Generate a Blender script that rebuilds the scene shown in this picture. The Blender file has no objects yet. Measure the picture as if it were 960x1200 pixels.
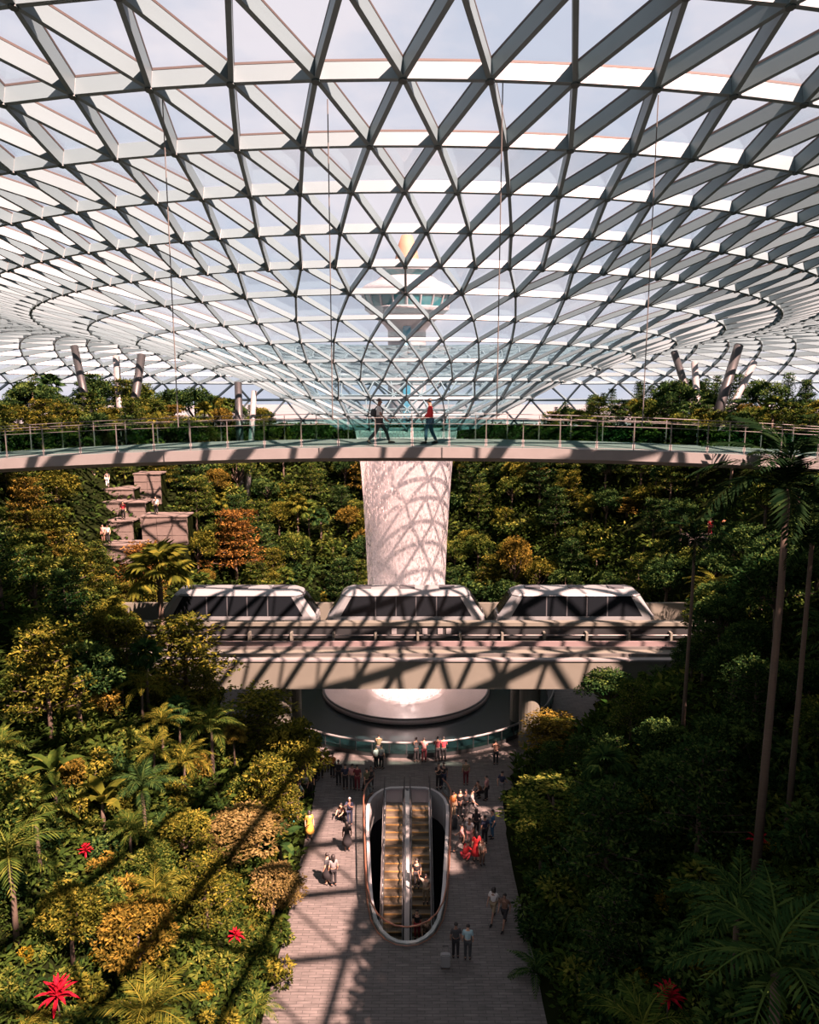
import bpy, bmesh, math, random, time
T0 = time.time()
import numpy as np
from mathutils import Vector, Matrix, Euler

sc = bpy.context.scene
R = math.radians
rnd = random.Random(11)
NR = np.random.default_rng(7)

# ------------------------------------------------------------------ camera, sky, sun, exposure
CAM_Z, PITCH, FPX = 25.0, R(9.27), 900.0
cam = bpy.data.cameras.new('camera')
cam.sensor_fit = 'VERTICAL'; cam.sensor_height = 24.0; cam.lens = 24.0 * FPX / 1200.0
cam.clip_start = 0.2; cam.clip_end = 2500
camo = bpy.data.objects.new('camera', cam); sc.collection.objects.link(camo)
camo.location = (0, 0, CAM_Z); camo.rotation_euler = (R(90) - PITCH, 0, 0)
sc.camera = camo

world = bpy.data.worlds.new('sky'); sc.world = world; world.use_nodes = True
wn, wl = world.node_tree.nodes, world.node_tree.links
wn.clear()
wo = wn.new('ShaderNodeOutputWorld'); wb = wn.new('ShaderNodeBackground')
wtc = wn.new('ShaderNodeTexCoord'); wmp = wn.new('ShaderNodeMapping'); wmp.inputs['Scale'].default_value = (1.0, 1.0, 2.2)
wno = wn.new('ShaderNodeTexNoise'); wno.inputs['Scale'].default_value = 3.2; wno.inputs['Detail'].default_value = 6; wno.inputs['Roughness'].default_value = .58
wra = wn.new('ShaderNodeValToRGB')
wra.color_ramp.elements[0].position = .40; wra.color_ramp.elements[0].color = (.70, .69, .81, 1)
wra.color_ramp.elements[1].position = .60; wra.color_ramp.elements[1].color = (.98, .85, .90, 1)
wl.new(wtc.outputs['Generated'], wmp.inputs[0]); wl.new(wmp.outputs[0], wno.inputs['Vector'])
wl.new(wno.outputs['Fac'], wra.inputs[0]); wl.new(wra.outputs[0], wb.inputs[0]); wl.new(wb.outputs[0], wo.inputs[0])
wb.inputs[1].default_value = 1.0

SUN_K = Vector((-.50, .66, -1.0))            # direction the sunlight travels
sl = bpy.data.lights.new('sun', 'SUN'); sl.energy = 42.0; sl.angle = R(.53); sl.color = (1.0, .56, .46)
so = bpy.data.objects.new('sun', sl); sc.collection.objects.link(so)
so.location = (40, -50, 90); so.rotation_euler = SUN_K.to_track_quat('-Z', 'Y').to_euler()

sc.view_settings.view_transform = 'Standard'; sc.view_settings.look = 'None'
sc.view_settings.exposure = 0.0; sc.view_settings.gamma = 1.0
sc.view_settings.use_curve_mapping = False
sc.cycles.transparent_max_bounces = 32
sc.cycles.max_bounces = 6; sc.cycles.diffuse_bounces = 3; sc.cycles.glossy_bounces = 2
sc.cycles.transmission_bounces = 3

# ------------------------------------------------------------------ helpers
def ray(px, py):
    xc, yc = (px - 480) / FPX, (600 - py) / FPX
    return Vector((xc, math.cos(PITCH) + yc * math.sin(PITCH), -math.sin(PITCH) + yc * math.cos(PITCH)))
def at_y(px, py, D):
    d = ray(px, py); return Vector((0, 0, CAM_Z)) + d * (D / d.y)
def at_z(px, py, z=0.0):
    d = ray(px, py); return Vector((0, 0, CAM_Z)) + d * ((z - CAM_Z) / d.z)
def project(p):
    v = Vector(p) - Vector((0, 0, CAM_Z)); c, s = math.cos(PITCH), math.sin(PITCH)
    dep = v.y * c - v.z * s
    return 480 + FPX * v.x / dep, 600 - FPX * (v.y * s + v.z * c) / dep, dep

def link(o, parent=None):
    sc.collection.objects.link(o)
    if parent is not None: o.parent = parent
    return o
def tag(o, label=None, cat=None, group=None, kind=None):
    if label: o['label'] = label
    if cat: o['category'] = cat
    if group: o['group'] = group
    if kind: o['kind'] = kind
    return o
def empty(name, loc=(0, 0, 0), rz=0.0):
    o = bpy.data.objects.new(name, None); o.empty_display_size = .2
    o.location = loc; o.rotation_euler = (0, 0, rz); return link(o)
def copy_tree(o, parent=None):
    c = o.copy(); link(c, parent)
    for ch in o.children: copy_tree(ch, c)
    return c

def np_mesh(name, V, F, mats=(), smooth=False, tint=None):
    """V (n,3), F (m,k) one polygon size only"""
    V = np.asarray(V, dtype=np.float32); F = np.asarray(F, dtype=np.int32)
    me = bpy.data.meshes.new(name); m, k = F.shape
    me.vertices.add(len(V)); me.vertices.foreach_set('co', V.ravel())
    me.loops.add(m * k); me.loops.foreach_set('vertex_index', F.ravel())
    me.polygons.add(m); me.polygons.foreach_set('loop_start', np.arange(0, m * k, k, dtype=np.int32))
    if smooth: me.polygons.foreach_set('use_smooth', np.ones(m, dtype=bool))
    me.update(calc_edges=True)
    if tint is not None:
        a = me.attributes.new('tint', 'FLOAT', 'FACE'); a.data.foreach_set('value', np.asarray(tint, dtype=np.float32))
    for mt in mats: me.materials.append(mt)
    return me

class MB:
    """collects closed shapes, builds ONE mesh"""
    def __init__(s): s.v, s.f = [], []
    def add(s, vs, fs):
        n = len(s.v); s.v += [tuple(v) for v in vs]; s.f += [tuple(i + n for i in f) for f in fs]; return s
    def box(s, x0, x1, y0, y1, z0, z1):
        return s.add([(x0,y0,z0),(x1,y0,z0),(x1,y1,z0),(x0,y1,z0),(x0,y0,z1),(x1,y0,z1),(x1,y1,z1),(x0,y1,z1)],
              [(3,2,1,0),(4,5,6,7),(0,1,5,4),(1,2,6,5),(2,3,7,6),(3,0,4,7)])
    def tube(s, pts, r, n=6, closed=False, cap=True):
        pts = [Vector(p) for p in pts]; rs = r if isinstance(r, (list, tuple)) else [r] * len(pts)
        rings = []; L = len(pts); up = None
        for i, p in enumerate(pts):
            if closed: t = pts[(i + 1) % L] - pts[i - 1]
            else: t = pts[min(i + 1, L - 1)] - pts[max(i - 1, 0)]
            t.normalize()
            if up is None or abs(up.dot(t)) > .95: up = Vector((0, 0, 1)) if abs(t.z) < .9 else Vector((1, 0, 0))
            a = t.cross(up).normalized(); b = a.cross(t).normalized()
            rings.append([p + (a * math.cos(q) + b * math.sin(q)) * rs[i] for q in [2 * math.pi * k / n for k in range(n)]])
        vs = [v for ring in rings for v in ring]; fs = []
        for i in range(L if closed else L - 1):
            j = (i + 1) % L
            for k in range(n): fs.append((i*n+k, i*n+(k+1)%n, j*n+(k+1)%n, j*n+k))
        if cap and not closed: fs += [tuple(range(n))[::-1], tuple(range((L-1)*n, L*n))]
        return s.add(vs, fs)
    def lathe(s, prof, n=32, c=(0, 0), a0=0, a1=2 * math.pi, close=False):
        full = abs(a1 - a0 - 2 * math.pi) < 1e-6; m = n if full else n + 1; vs = []
        for i in range(m):
            q = a0 + (a1 - a0) * i / n
            for r, z in prof: vs.append((c[0] + r * math.sin(q), c[1] - r * math.cos(q), z))
        P = len(prof); fs = []
        for i in range(n):
            j = (i + 1) % m
            for k in range(P if close else P - 1):
                l = (k + 1) % P
                fs.append((i*P+k, j*P+k, j*P+l, i*P+l))
        return s.add(vs, fs)
    def prism(s, poly, z0, z1):
        n = len(poly); vs = [(x, y, z0) for x, y in poly] + [(x, y, z1) for x, y in poly]
        return s.add(vs, [tuple(range(n))[::-1], tuple(range(n, 2 * n))] + [(i, (i+1)%n, n+(i+1)%n, n+i) for i in range(n)])
    def strip(s, A, B):
        n = len(A); return s.add(list(A) + list(B), [(i, i+1, n+i+1, n+i) for i in range(n - 1)])
    def xf(s, M): s.v = [tuple(M @ Vector(v)) for v in s.v]; return s
    def build(s, name, mat, parent=None, smooth=False, loc=None, fix=True):
        me = bpy.data.meshes.new(name); me.from_pydata(s.v, [], s.f)
        if fix:
            bm = bmesh.new(); bm.from_mesh(me); bmesh.ops.recalc_face_normals(bm, faces=bm.faces); bm.to_mesh(me); bm.free()
        if smooth: me.polygons.foreach_set('use_smooth', [True] * len(me.polygons))
        me.materials.append(mat)
        o = bpy.data.objects.new(name, me)
        if loc: o.location = loc
        return link(o, parent)
def share(name, mesh, parent=None, M=None, mat=None):
    o = bpy.data.objects.new(name, mesh); link(o, parent)
    if M is not None: o.matrix_basis = M
    if mat is not None: o.material_slots[0].link = 'OBJECT'; o.material_slots[0].material = mat
    return o

# ------------------------------------------------------------------ materials
def mat(name, col, rough=.6, metal=0.0, noise=0.0, nscale=3.0, bump=0.0, spec=.5, stretch=(1, 1, 1)):
    m = bpy.data.materials.new(name); m.use_nodes = True
    nt = m.node_tree; b = nt.nodes['Principled BSDF']
    b.inputs['Base Color'].default_value = (*col, 1); b.inputs['Roughness'].default_value = rough
    b.inputs['Metallic'].default_value = metal; b.inputs['Specular IOR Level'].default_value = spec
    tc = nt.nodes.new('ShaderNodeTexCoord'); mp = nt.nodes.new('ShaderNodeMapping'); mp.inputs['Scale'].default_value = stretch
    n = nt.nodes.new('ShaderNodeTexNoise'); n.inputs['Scale'].default_value = nscale; n.inputs['Detail'].default_value = 4
    nt.links.new(tc.outputs['Object'], mp.inputs[0]); nt.links.new(mp.outputs[0], n.inputs['Vector'])
    if noise > 0:
        mx = nt.nodes.new('ShaderNodeMix'); mx.data_type = 'RGBA'
        mx.inputs[6].default_value = (*[c * (1 - noise) for c in col], 1); mx.inputs[7].default_value = (*[min(1, c * (1 + noise)) for c in col], 1)
        nt.links.new(n.outputs['Fac'], mx.inputs[0]); nt.links.new(mx.outputs[2], b.inputs['Base Color'])
    if bump > 0:
        bp = nt.nodes.new('ShaderNodeBump'); bp.inputs['Strength'].default_value = bump
        nt.links.new(n.outputs['Fac'], bp.inputs['Height']); nt.links.new(bp.outputs[0], b.inputs['Normal'])
    return m
def glass(name, tint, gloss=.08, rough=.05):
    m = bpy.data.materials.new(name); m.use_nodes = True; nt = m.node_tree; nt.nodes.clear()
    o = nt.nodes.new('ShaderNodeOutputMaterial'); mx = nt.nodes.new('ShaderNodeMixShader')
    t = nt.nodes.new('ShaderNodeBsdfTransparent'); t.inputs[0].default_value = (*tint, 1)
    g = nt.nodes.new('ShaderNodeBsdfGlossy'); g.inputs['Roughness'].default_value = rough; g.inputs[0].default_value = (.9, .95, .95, 1)
    f = nt.nodes.new('ShaderNodeLayerWeight'); f.inputs[0].default_value = .12
    ml = nt.nodes.new('ShaderNodeMath'); ml.operation = 'MULTIPLY'; ml.inputs[1].default_value = gloss * 5
    nt.links.new(f.outputs['Fresnel'], ml.inputs[0]); nt.links.new(ml.outputs[0], mx.inputs[0])
    nt.links.new(t.outputs[0], mx.inputs[1]); nt.links.new(g.outputs[0], mx.inputs[2]); nt.links.new(mx.outputs[0], o.inputs[0])
    return m
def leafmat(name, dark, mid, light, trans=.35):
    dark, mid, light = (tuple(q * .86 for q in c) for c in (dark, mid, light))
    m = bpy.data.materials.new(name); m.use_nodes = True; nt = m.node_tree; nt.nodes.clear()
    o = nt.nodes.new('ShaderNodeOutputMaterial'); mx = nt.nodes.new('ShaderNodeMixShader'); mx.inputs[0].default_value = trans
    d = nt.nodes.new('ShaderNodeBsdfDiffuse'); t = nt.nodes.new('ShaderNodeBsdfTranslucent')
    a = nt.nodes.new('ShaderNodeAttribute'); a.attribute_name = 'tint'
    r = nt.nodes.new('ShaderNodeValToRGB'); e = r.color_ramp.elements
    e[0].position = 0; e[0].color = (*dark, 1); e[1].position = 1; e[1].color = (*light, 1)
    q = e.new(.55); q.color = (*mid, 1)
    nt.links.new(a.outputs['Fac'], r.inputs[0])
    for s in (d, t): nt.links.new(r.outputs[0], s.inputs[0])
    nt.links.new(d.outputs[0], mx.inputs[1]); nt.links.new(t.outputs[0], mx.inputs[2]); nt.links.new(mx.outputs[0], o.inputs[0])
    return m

M = {}
M['steel'] = mat('painted_steel', (.095, .148, .166), .45, 0, .06, 1.5)
M['gasket'] = mat('glazing_gasket', (.035, .03, .028), .7)
M['node'] = mat('node_steel', (.03, .055, .06), .5)
M['pane'] = glass('roof_glass', (.93, .97, .98), .05)
M['rail_glass'] = glass('railing_glass', (.55, .72, .70), .05)
M['concrete'] = mat('pale_concrete', (.088, .092, .074), .8, 0, .12, 1.2, .05)
M['deck'] = mat('pale_deck', (.11, .112, .108), .75, 0, .15, 2.0, .05)
M['dark_metal'] = mat('dark_metal', (.014, .017, .018), .5)
M['steel_grey'] = mat('grey_metal', (.10, .10, .095), .5, .3)
M['white'] = mat('white_paint', (.15, .155, .155), .4, 0, .04, 2)
M['train_white'] = mat('train_white', (.135, .155, .16), .35, 0, .04, 2)
M['train_glass'] = mat('train_dark_glass', (.006, .008, .010), .22, spec=.12)
M['train_grey'] = mat('train_grey', (.05, .055, .06), .5)
M['copper'] = mat('copper_rail', (.20, .085, .05), .45, .2)
M['black'] = mat('black_rubber', (.012, .012, .013), .6)
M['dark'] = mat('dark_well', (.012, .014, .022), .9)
M['step'] = mat('escalator_step', (.10, .085, .06), .55, .3, .2, 20)
M['yellow'] = mat('yellow_line', (.20, .12, .035), .7)
M['comb'] = mat('landing_plate', (.16, .13, .13), .5, .2)
M['water_dark'] = mat('pool_water', (.006, .014, .016), .25, 0, .2, 1.5, .04, spec=.2)
M['rim_white'] = mat('rim_white', (.34, .34, .34), .5, 0, .05, 2)
M['basin'] = mat('acrylic_basin', (.48, .40, .37), .35, 0, .15, 6, .1)
M['bark'] = mat('bark', (.055, .04, .028), .9, 0, .35, 6, .3, stretch=(3, 3, .6))
M['palm_bark'] = mat('palm_bark', (.06, .045, .032), .9, 0, .3, 4, .3, stretch=(1, 1, 6))
M['soil'] = mat('soil', (.006, .009, .003), 1, 0, .5, 1.0, .4, spec=0)
M['stone'] = mat('terrace_stone', (.09, .075, .065), .9, 0, .25, 2.5, .4)
M['tarmac'] = mat('outside_tarmac', (.12, .13, .135), .9, 0, .2, .02)
M['tower_white'] = mat('tower_white', (.17, .19, .205), .6, 0, .05, .2)
M['tower_glass'] = mat('tower_teal_glass', (.012, .10, .12), .3)
M['tower_orange'] = mat('tower_orange', (.22, .13, .085), .7)
M['tower_blue'] = mat('tower_blue', (.012, .12, .18), .6)
M['skin'] = mat('skin', (.42, .24, .16), .6)
M['skin_dark'] = mat('skin_brown', (.20, .11, .075), .6)
M['hair'] = mat('black_hair', (.012, .010, .009), .6)
def cloth(n, c):
    c = tuple(q * .6 for q in c); M[n] = mat('cloth_' + n, c, .9, 0, .12, 25)
for n, c in dict(black=(.012,.012,.015), navy=(.02,.03,.07), charcoal=(.045,.05,.055), white=(.70,.68,.66), red=(.62,.02,.025), crimson=(.40,.025,.04), teal=(.03,.42,.38),
                 yellow=(.75,.42,.06), orange=(.65,.22,.05), blue=(.04,.14,.26), lightblue=(.35,.55,.60), jeans=(.03,.11,.18), pink=(.65,.32,.30), brown=(.16,.09,.06),
                 grey=(.22,.22,.22), olive=(.12,.12,.06), khaki=(.30,.23,.14), maroon=(.16,.02,.03), green=(.04,.12,.07), cream=(.55,.46,.36)).items(): cloth('c_' + n, c)
LEAF = {  # light ends raised, so highlights on leaf tips are in the colour
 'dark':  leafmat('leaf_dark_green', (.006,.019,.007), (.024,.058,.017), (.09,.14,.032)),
 'mid':   leafmat('leaf_mid_green', (.011,.027,.007), (.045,.078,.014), (.17,.185,.034)),
 'olive': leafmat('leaf_olive', (.02,.03,.006), (.078,.090,.013), (.22,.195,.03)),
 'gold':  leafmat('leaf_gold', (.04,.038,.008), (.13,.10,.018), (.26,.175,.03)),
 'orange':leafmat('leaf_orange', (.06,.03,.009), (.16,.085,.02), (.28,.15,.035)),
 'dry':   leafmat('leaf_pale_dry', (.06,.05,.015), (.17,.13,.045), (.25,.19,.075)),
 'shade_green':  leafmat('leaf_shade_green', (.002,.007,.003), (.007,.018,.007), (.02,.04,.012)),  # darker copy of the dark green, shade put into the colour for right palms
 'red':   leafmat('leaf_red', (.10,.003,.008), (.30,.008,.02), (.42,.02,.035), .25),
 'yellow':leafmat('leaf_yellow', (.03,.045,.006), (.16,.12,.010), (.34,.23,.022)),
}
# stone paving with long thin setts
def paving():
    m = bpy.data.materials.new('stone_paving'); m.use_nodes = True; nt = m.node_tree; b = nt.nodes['Principled BSDF']
    tc = nt.nodes.new('ShaderNodeTexCoord')
    br = nt.nodes.new('ShaderNodeTexBrick'); br.inputs['Scale'].default_value = 1.0
    br.inputs['Brick Width'].default_value = .62; br.inputs['Row Height'].default_value = .16; br.inputs['Mortar Size'].default_value = .018
    br.inputs['Color1'].default_value = (.088, .083, .077, 1); br.inputs['Color2'].default_value = (.125, .116, .108, 1); br.inputs['Mortar'].default_value = (.055, .052, .049, 1)
    br.inputs['Bias'].default_value = -.1
    n = nt.nodes.new('ShaderNodeTexNoise'); n.inputs['Scale'].default_value = .8; n.inputs['Detail'].default_value = 6
    mp = nt.nodes.new('ShaderNodeMapping'); mp.inputs['Scale'].default_value = (.9, 6, 1)
    n2 = nt.nodes.new('ShaderNodeTexNoise'); n2.inputs['Scale'].default_value = 1.6; n2.inputs['Detail'].default_value = 3
    mx = nt.nodes.new('ShaderNodeMix'); mx.data_type = 'RGBA'; mx.blend_type = 'MULTIPLY'; mx.inputs[0].default_value = .9
    rp = nt.nodes.new('ShaderNodeValToRGB'); rp.color_ramp.elements[0].position = .3; rp.color_ramp.elements[0].color = (.45, .45, .45, 1); rp.color_ramp.elements[1].position = .7
    nt.links.new(tc.outputs['Object'], br.inputs['Vector']); nt.links.new(tc.outputs['Object'], mp.inputs[0]); nt.links.new(mp.outputs[0], n2.inputs['Vector'])
    nt.links.new(n2.outputs['Fac'], rp.inputs[0]); nt.links.new(br.outputs['Color'], mx.inputs[6]); nt.links.new(rp.outputs[0], mx.inputs[7])
    nt.links.new(mx.outputs[2], b.inputs['Base Color']); b.inputs['Roughness'].default_value = .75
    bp = nt.nodes.new('ShaderNodeBump'); bp.inputs['Strength'].default_value = .3; nt.links.new(br.outputs['Fac'], bp.inputs['Height']); bp.invert = True
    nt.links.new(bp.outputs[0], b.inputs['Normal'])
    return m
M['paving'] = paving()
def falling_water():
    m = bpy.data.materials.new('falling_water'); m.use_nodes = True; nt = m.node_tree; nt.nodes.clear()
    o = nt.nodes.new('ShaderNodeOutputMaterial'); mx = nt.nodes.new('ShaderNodeMixShader')
    t = nt.nodes.new('ShaderNodeBsdfTransparent'); d = nt.nodes.new('ShaderNodeBsdfDiffuse'); d.inputs[0].default_value = (.66, .66, .67, 1)
    tr = nt.nodes.new('ShaderNodeBsdfTranslucent'); tr.inputs[0].default_value = (.66, .66, .67, 1)
    m2 = nt.nodes.new('ShaderNodeMixShader'); m2.inputs[0].default_value = .62
    tc = nt.nodes.new('ShaderNodeTexCoord'); mp = nt.nodes.new('ShaderNodeMapping'); mp.inputs['Scale'].default_value = (8, 8, 3.2)
    n = nt.nodes.new('ShaderNodeTexNoise'); n.inputs['Scale'].default_value = 1.0; n.inputs['Detail'].default_value = 3; n.inputs['Roughness'].default_value = .6
    r = nt.nodes.new('ShaderNodeValToRGB'); r.color_ramp.elements[0].position = .40; r.color_ramp.elements[0].color = (.15,)*3 + (1,); r.color_ramp.elements[1].position = .55; r.color_ramp.elements[1].color = (.92,)*3 + (1,)
    L = nt.links.new
    L(tc.outputs['Object'], mp.inputs[0]); L(mp.outputs[0], n.inputs['Vector']); L(n.outputs['Fac'], r.inputs[0]); L(r.outputs[0], mx.inputs[0])
    L(d.outputs[0], m2.inputs[1]); L(tr.outputs[0], m2.inputs[2]); L(t.outputs[0], mx.inputs[1]); L(m2.outputs[0], mx.inputs[2]); L(mx.outputs[0], o.inputs[0])
    return m
M['fall'] = falling_water()

# ------------------------------------------------------------------ terrain function
CX, CY = -.2, 61.0
def valley(x, y):
    """distance outside the open valley floor (numpy ok)"""
    w = np.where(y < 40, 5.6 + np.maximum(0, 34 - y) * .02, 5.6 + (y - 40) * .12)
    cor = np.where(y < 61, np.abs(x) - w, 99.)
    disc = np.hypot(x - CX, y - CY) - 15.5
    return np.minimum(cor, disc)
def ground_z(x, y):
    x = np.asarray(x, dtype=float); y = np.asarray(y, dtype=float)
    t = np.maximum(valley(x, y), 0)
    top = np.where((x > 8) & (y < 30), 21., 18.5)
    sl_ = np.where((x > 5) & (y < 26), .92 + .6 * np.clip((26 - y) / 6, 0, 1), .92)
    return np.minimum(t * sl_, top) + .35 * np.sin(x * .7) * np.cos(y * .6) * np.minimum(t * .3, 1)
def gz(x, y): return float(ground_z(x, y))

# ------------------------------------------------------------------ floor, terrain, outside
WELL_R = [(31.2,0),(31.28,.45),(31.55,.85),(32.0,1.22),(32.8,1.55),(34.0,1.78),(35.5,1.94),(37.5,2.1),(40,2.3),(41.8,2.42),(42.8,2.44),(43.6,2.3),(44.2,2.02),(44.7,1.6),(44.95,1.1),(45.0,0)]
WX = -.12
WELL = [(WX + w, y) for y, w in WELL_R] + [(WX - w, y) for y, w in WELL_R[-2:0:-1]]     # counter-clockwise from near end
def well_offset(d):
    n = len(WELL); out = []
    for i in range(n):
        a, b = Vector(WELL[i - 1]), Vector(WELL[(i + 1) % n]); t = (b - a).normalized()
        out.append((WELL[i][0] + t.y * d, WELL[i][1] - t.x * d))
    return out
def build_floor():
    fx0, fx1, fy0, fy1 = -20, 20, 5, 82; c = (WX, 38.0); n = len(WELL); outer = []
    for x, y in WELL:
        dx, dy = x - c[0], y - c[1]; s = 1e9
        if dx > 1e-9: s = min(s, (fx1 - c[0]) / dx)
        if dx < -1e-9: s = min(s, (fx0 - c[0]) / dx)
        if dy > 1e-9: s = min(s, (fy1 - c[1]) / dy)
        if dy < -1e-9: s = min(s, (fy0 - c[1]) / dy)
        outer.append((c[0] + dx * s, c[1] + dy * s))
    # push corner points
    for cx, cy in ((fx0, fy0), (fx1, fy0), (fx1, fy1), (fx0, fy1)):
        i = min(range(n), key=lambda k: (outer[k][0] - cx) ** 2 + (outer[k][1] - cy) ** 2); outer[i] = (cx, cy)
    b = MB(); vs = [(x, y, 0) for x, y in WELL] + [(x, y, 0) for x, y in outer] + [(x, y, -.4) for x, y in WELL] + [(x, y, -.4) for x, y in outer]
    fs = []
    for i in range(n):
        j = (i + 1) % n
        fs += [(i, n+i, n+j, j), (2*n+i, 2*n+j, 3*n+j, 3*n+i), (i, j, 2*n+j, 2*n+i), (n+i, 3*n+i, 3*n+j, n+j)]
    b.add(vs, fs); return tag(b.build('floor', M['paving']), 'pinkish stone paved plaza floor around the escalator opening', kind='structure')
floor = build_floor()

# ------------------------------------------------------------------ roof: triangulated steel gridshell dipping to a round opening
ROWS = [(4.7,-3.5,25,0),(6.2,-2.4,25,1),(8.2,-1.2,25,0),(10.2,.06,50,0),(12.4,1.2,50,1),(14.5,2.36,50,0),(16.9,3.45,50,1),(19.6,4.57,50,0),
        (22.6,5.53,100,0),(25.4,6.6,100,1),(28.2,7.7,100,0),(31.8,8.48,100,1),(35.3,9.45,100,0),(39.2,10.3,100,1),(43.2,10.9,100,0),(47.3,11.2,100,1),
        (51.4,11.1,100,0),(55.4,10.6,100,1),(59.2,9.6,100,0),(62.8,8.1,100,1),(66.1,6.1,100,0),(69.1,3.6,100,1),(71.7,.7,100,0),(73.8,-2.6,100,1),(75.3,-6.2,100,0),(76.3,-10.,100,1)]
BB = np.array([r[0] for r in ROWS]); HH = np.array([r[1] for r in ROWS])
def roof_point(b, h, th):
    s = 1.19 + .12 * min(1, max(0, (b - 25) / 50))
    f = 1 - .55 * (1 - math.cos(th)) / 2
    return Vector((CX + s * b * math.sin(th), CY - b * math.cos(th), CAM_Z + .5 + (h * f if h > 0 else h)))
def roof_z(x, y):
    th = math.atan2((x - CX) / 1.25, -(y - CY)); b = math.hypot((x - CX) / 1.25, y - CY)
    h = float(np.interp(b, BB, HH)); return roof_point(b, h, th).z

def build_roof():
    root = empty('ceiling'); tag(root, 'glass and white steel triangulated roof dipping to an opening above the waterfall', kind='structure')
    nodes = []
    for b, h, n, sh in ROWS: nodes.append([roof_point(b, h, 2 * math.pi * (i + .5 * sh) / n) for i in range(n)])
    beams, tris = [], []
    for k in range(len(ROWS)):
        A = nodes[k]; n = len(A)
        for i in range(n): beams.append((A[i], A[(i + 1) % n]))
        if k + 1 == len(ROWS): break
        B = nodes[k + 1]; m = len(B)
        if m == n:
            sa, sb = ROWS[k][3], ROWS[k + 1][3]
            for i in range(n):
                j = (i + 1) % n
                if sa == 0:   # outer row shifted by +half
                    beams += [(A[i], B[i]), (A[i], B[i - 1])]; tris += [(A[i], A[j], B[i]), (A[i], B[i], B[i - 1])]
                else:
                    beams += [(A[i], B[i]), (A[i], B[j])]; tris += [(A[i], A[j], B[j]), (A[i], B[j], B[i])]
        else:
            for i in range(n):
                j = (i + 1) % n; a, c, d = B[2*i], B[(2*i+1) % m], B[(2*i+2) % m]
                beams += [(A[i], a), (A[i], c), (A[j], c)]; tris += [(A[i], A[j], c), (A[i], c, a), (A[j], d, c)]
    cen = Vector((CX, CY, 0))
    def normal(p, q=None):   # surface normal by profile, pointing up
        th = math.atan2((p.x - CX) / 1.22, -(p.y - CY)); b = math.hypot((p.x - CX) / 1.22, p.y - CY)
        e = .6; h0 = float(np.interp(b - e, BB, HH)); h1 = float(np.interp(b + e, BB, HH))
        r = roof_point(b + e, h1, th) - roof_point(b - e, h0, th); t = roof_point(b, h0, th + .01) - roof_point(b, h0, th - .01)
        nn = t.cross(r)
        if nn.length < 1e-9: return Vector((0, 0, 1))
        nn.normalize(); return nn if nn.z > 0 or abs(nn.z) < .25 and (p - cen).dot(nn) > 0 else -nn
    def seen(p):
        x, y, d = project(p); return d > 1 and -60 < x < 1020 and -80 < y < 620
    def size(pts):
        if not all(project(p)[2] > 2 for p in pts) or not any(seen(p) for p in pts): return 0
        q = [project(p) for p in pts]; return max(math.hypot(q[i][0]-q[i-1][0], q[i][1]-q[i-1][1]) for i in range(len(q)))
    # beams: unit box, x 0..1 along the beam, width y, hanging down from the glass
    def width(p):
        q = math.hypot((p.x - CX) / 1.22, p.y - CY); return min(.165, max(.08, .08 + (q - 14) * .0042))
    def depth(p):
        q = math.hypot((p.x - CX) / 1.22, p.y - CY); return min(.62, max(.2, .2 + (q - 13) * .019))
    ub = MB().box(0, 1, -.5, .5, -1, 0); um = bpy.data.meshes.new('beam'); um.from_pydata(ub.v, [], ub.f); um.materials.append(M['steel'])
    ub2 = MB(); ub2.v, ub2.f = list(ub.v), list(ub.f); ub2.box(0, 1, -.56, .56, -.09, .04); um = bpy.data.meshes.new('beam'); um.from_pydata(ub2.v, [], ub2.f); um.materials.append(M['steel']); um.materials.append(M['gasket'])
    for pg in um.polygons: pg.material_index = int(pg.index >= 6)
    order = sorted(range(len(beams)), key=lambda i: -size(beams[i])); rest = MB()
    for c, i in enumerate(order):
        p, q = beams[i]; x = (q - p); L = x.length; x.normalize(); mid = (p + q) / 2; nn = normal(mid); y = nn.cross(x).normalized(); z = x.cross(y); DP = depth(mid)
        w = width(mid)
        Mx = Matrix(((x.x*L, y.x*w, z.x*DP, p.x), (x.y*L, y.y*w, z.y*DP, p.y), (x.z*L, y.z*w, z.z*DP, p.z), (0, 0, 0, 1)))
        if c < 300: share('beam', um, root, Mx)
        else: rest.add([Mx @ Vector(v) for v in ub.v], ub.f)
    tag(rest.build('beam_lattice', M['steel'], root, fix=False), kind='stuff')
    # panes: thin triangular slabs just above the beams
    order = sorted(range(len(tris)), key=lambda i: -size(tris[i])); rest = MB()
    for c, i in enumerate(order):
        P = list(tris[i]); g = (P[0] + P[1] + P[2]) / 3
        nn = (P[1] - P[0]).cross(P[2] - P[0]).normalized()
        ref = normal(g)
        if nn.dot(ref) < 0: nn = -nn; P = [P[0], P[2], P[1]]
        lo = [g + (p - g) * .97 + nn * .03 for p in P]; hi = [p + nn * .03 for p in lo]
        fs = [(2, 1, 0), (3, 4, 5), (0, 1, 4, 3), (1, 2, 5, 4), (2, 0, 3, 5)]
        if c < 300: MB().add(lo + hi, fs).build('pane', M['pane'], root, fix=False)
        else: rest.add(lo + hi, fs)
    tag(rest.build('glazing', M['pane'], root, fix=False), kind='stuff')
    # cast nodes where beams meet
    allp = [p for row in nodes for p in row]; order = sorted(range(len(allp)), key=lambda i: (not seen(allp[i]), (allp[i] - Vector((0, 0, CAM_Z))).length)); rest = MB()
    hb = MB().lathe([(0, .02), (.5, .02), (.5, -1), (0, -1)], 8); hm = bpy.data.meshes.new('node'); hm.from_pydata(hb.v, [], hb.f); hm.materials.append(M['node'])
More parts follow.
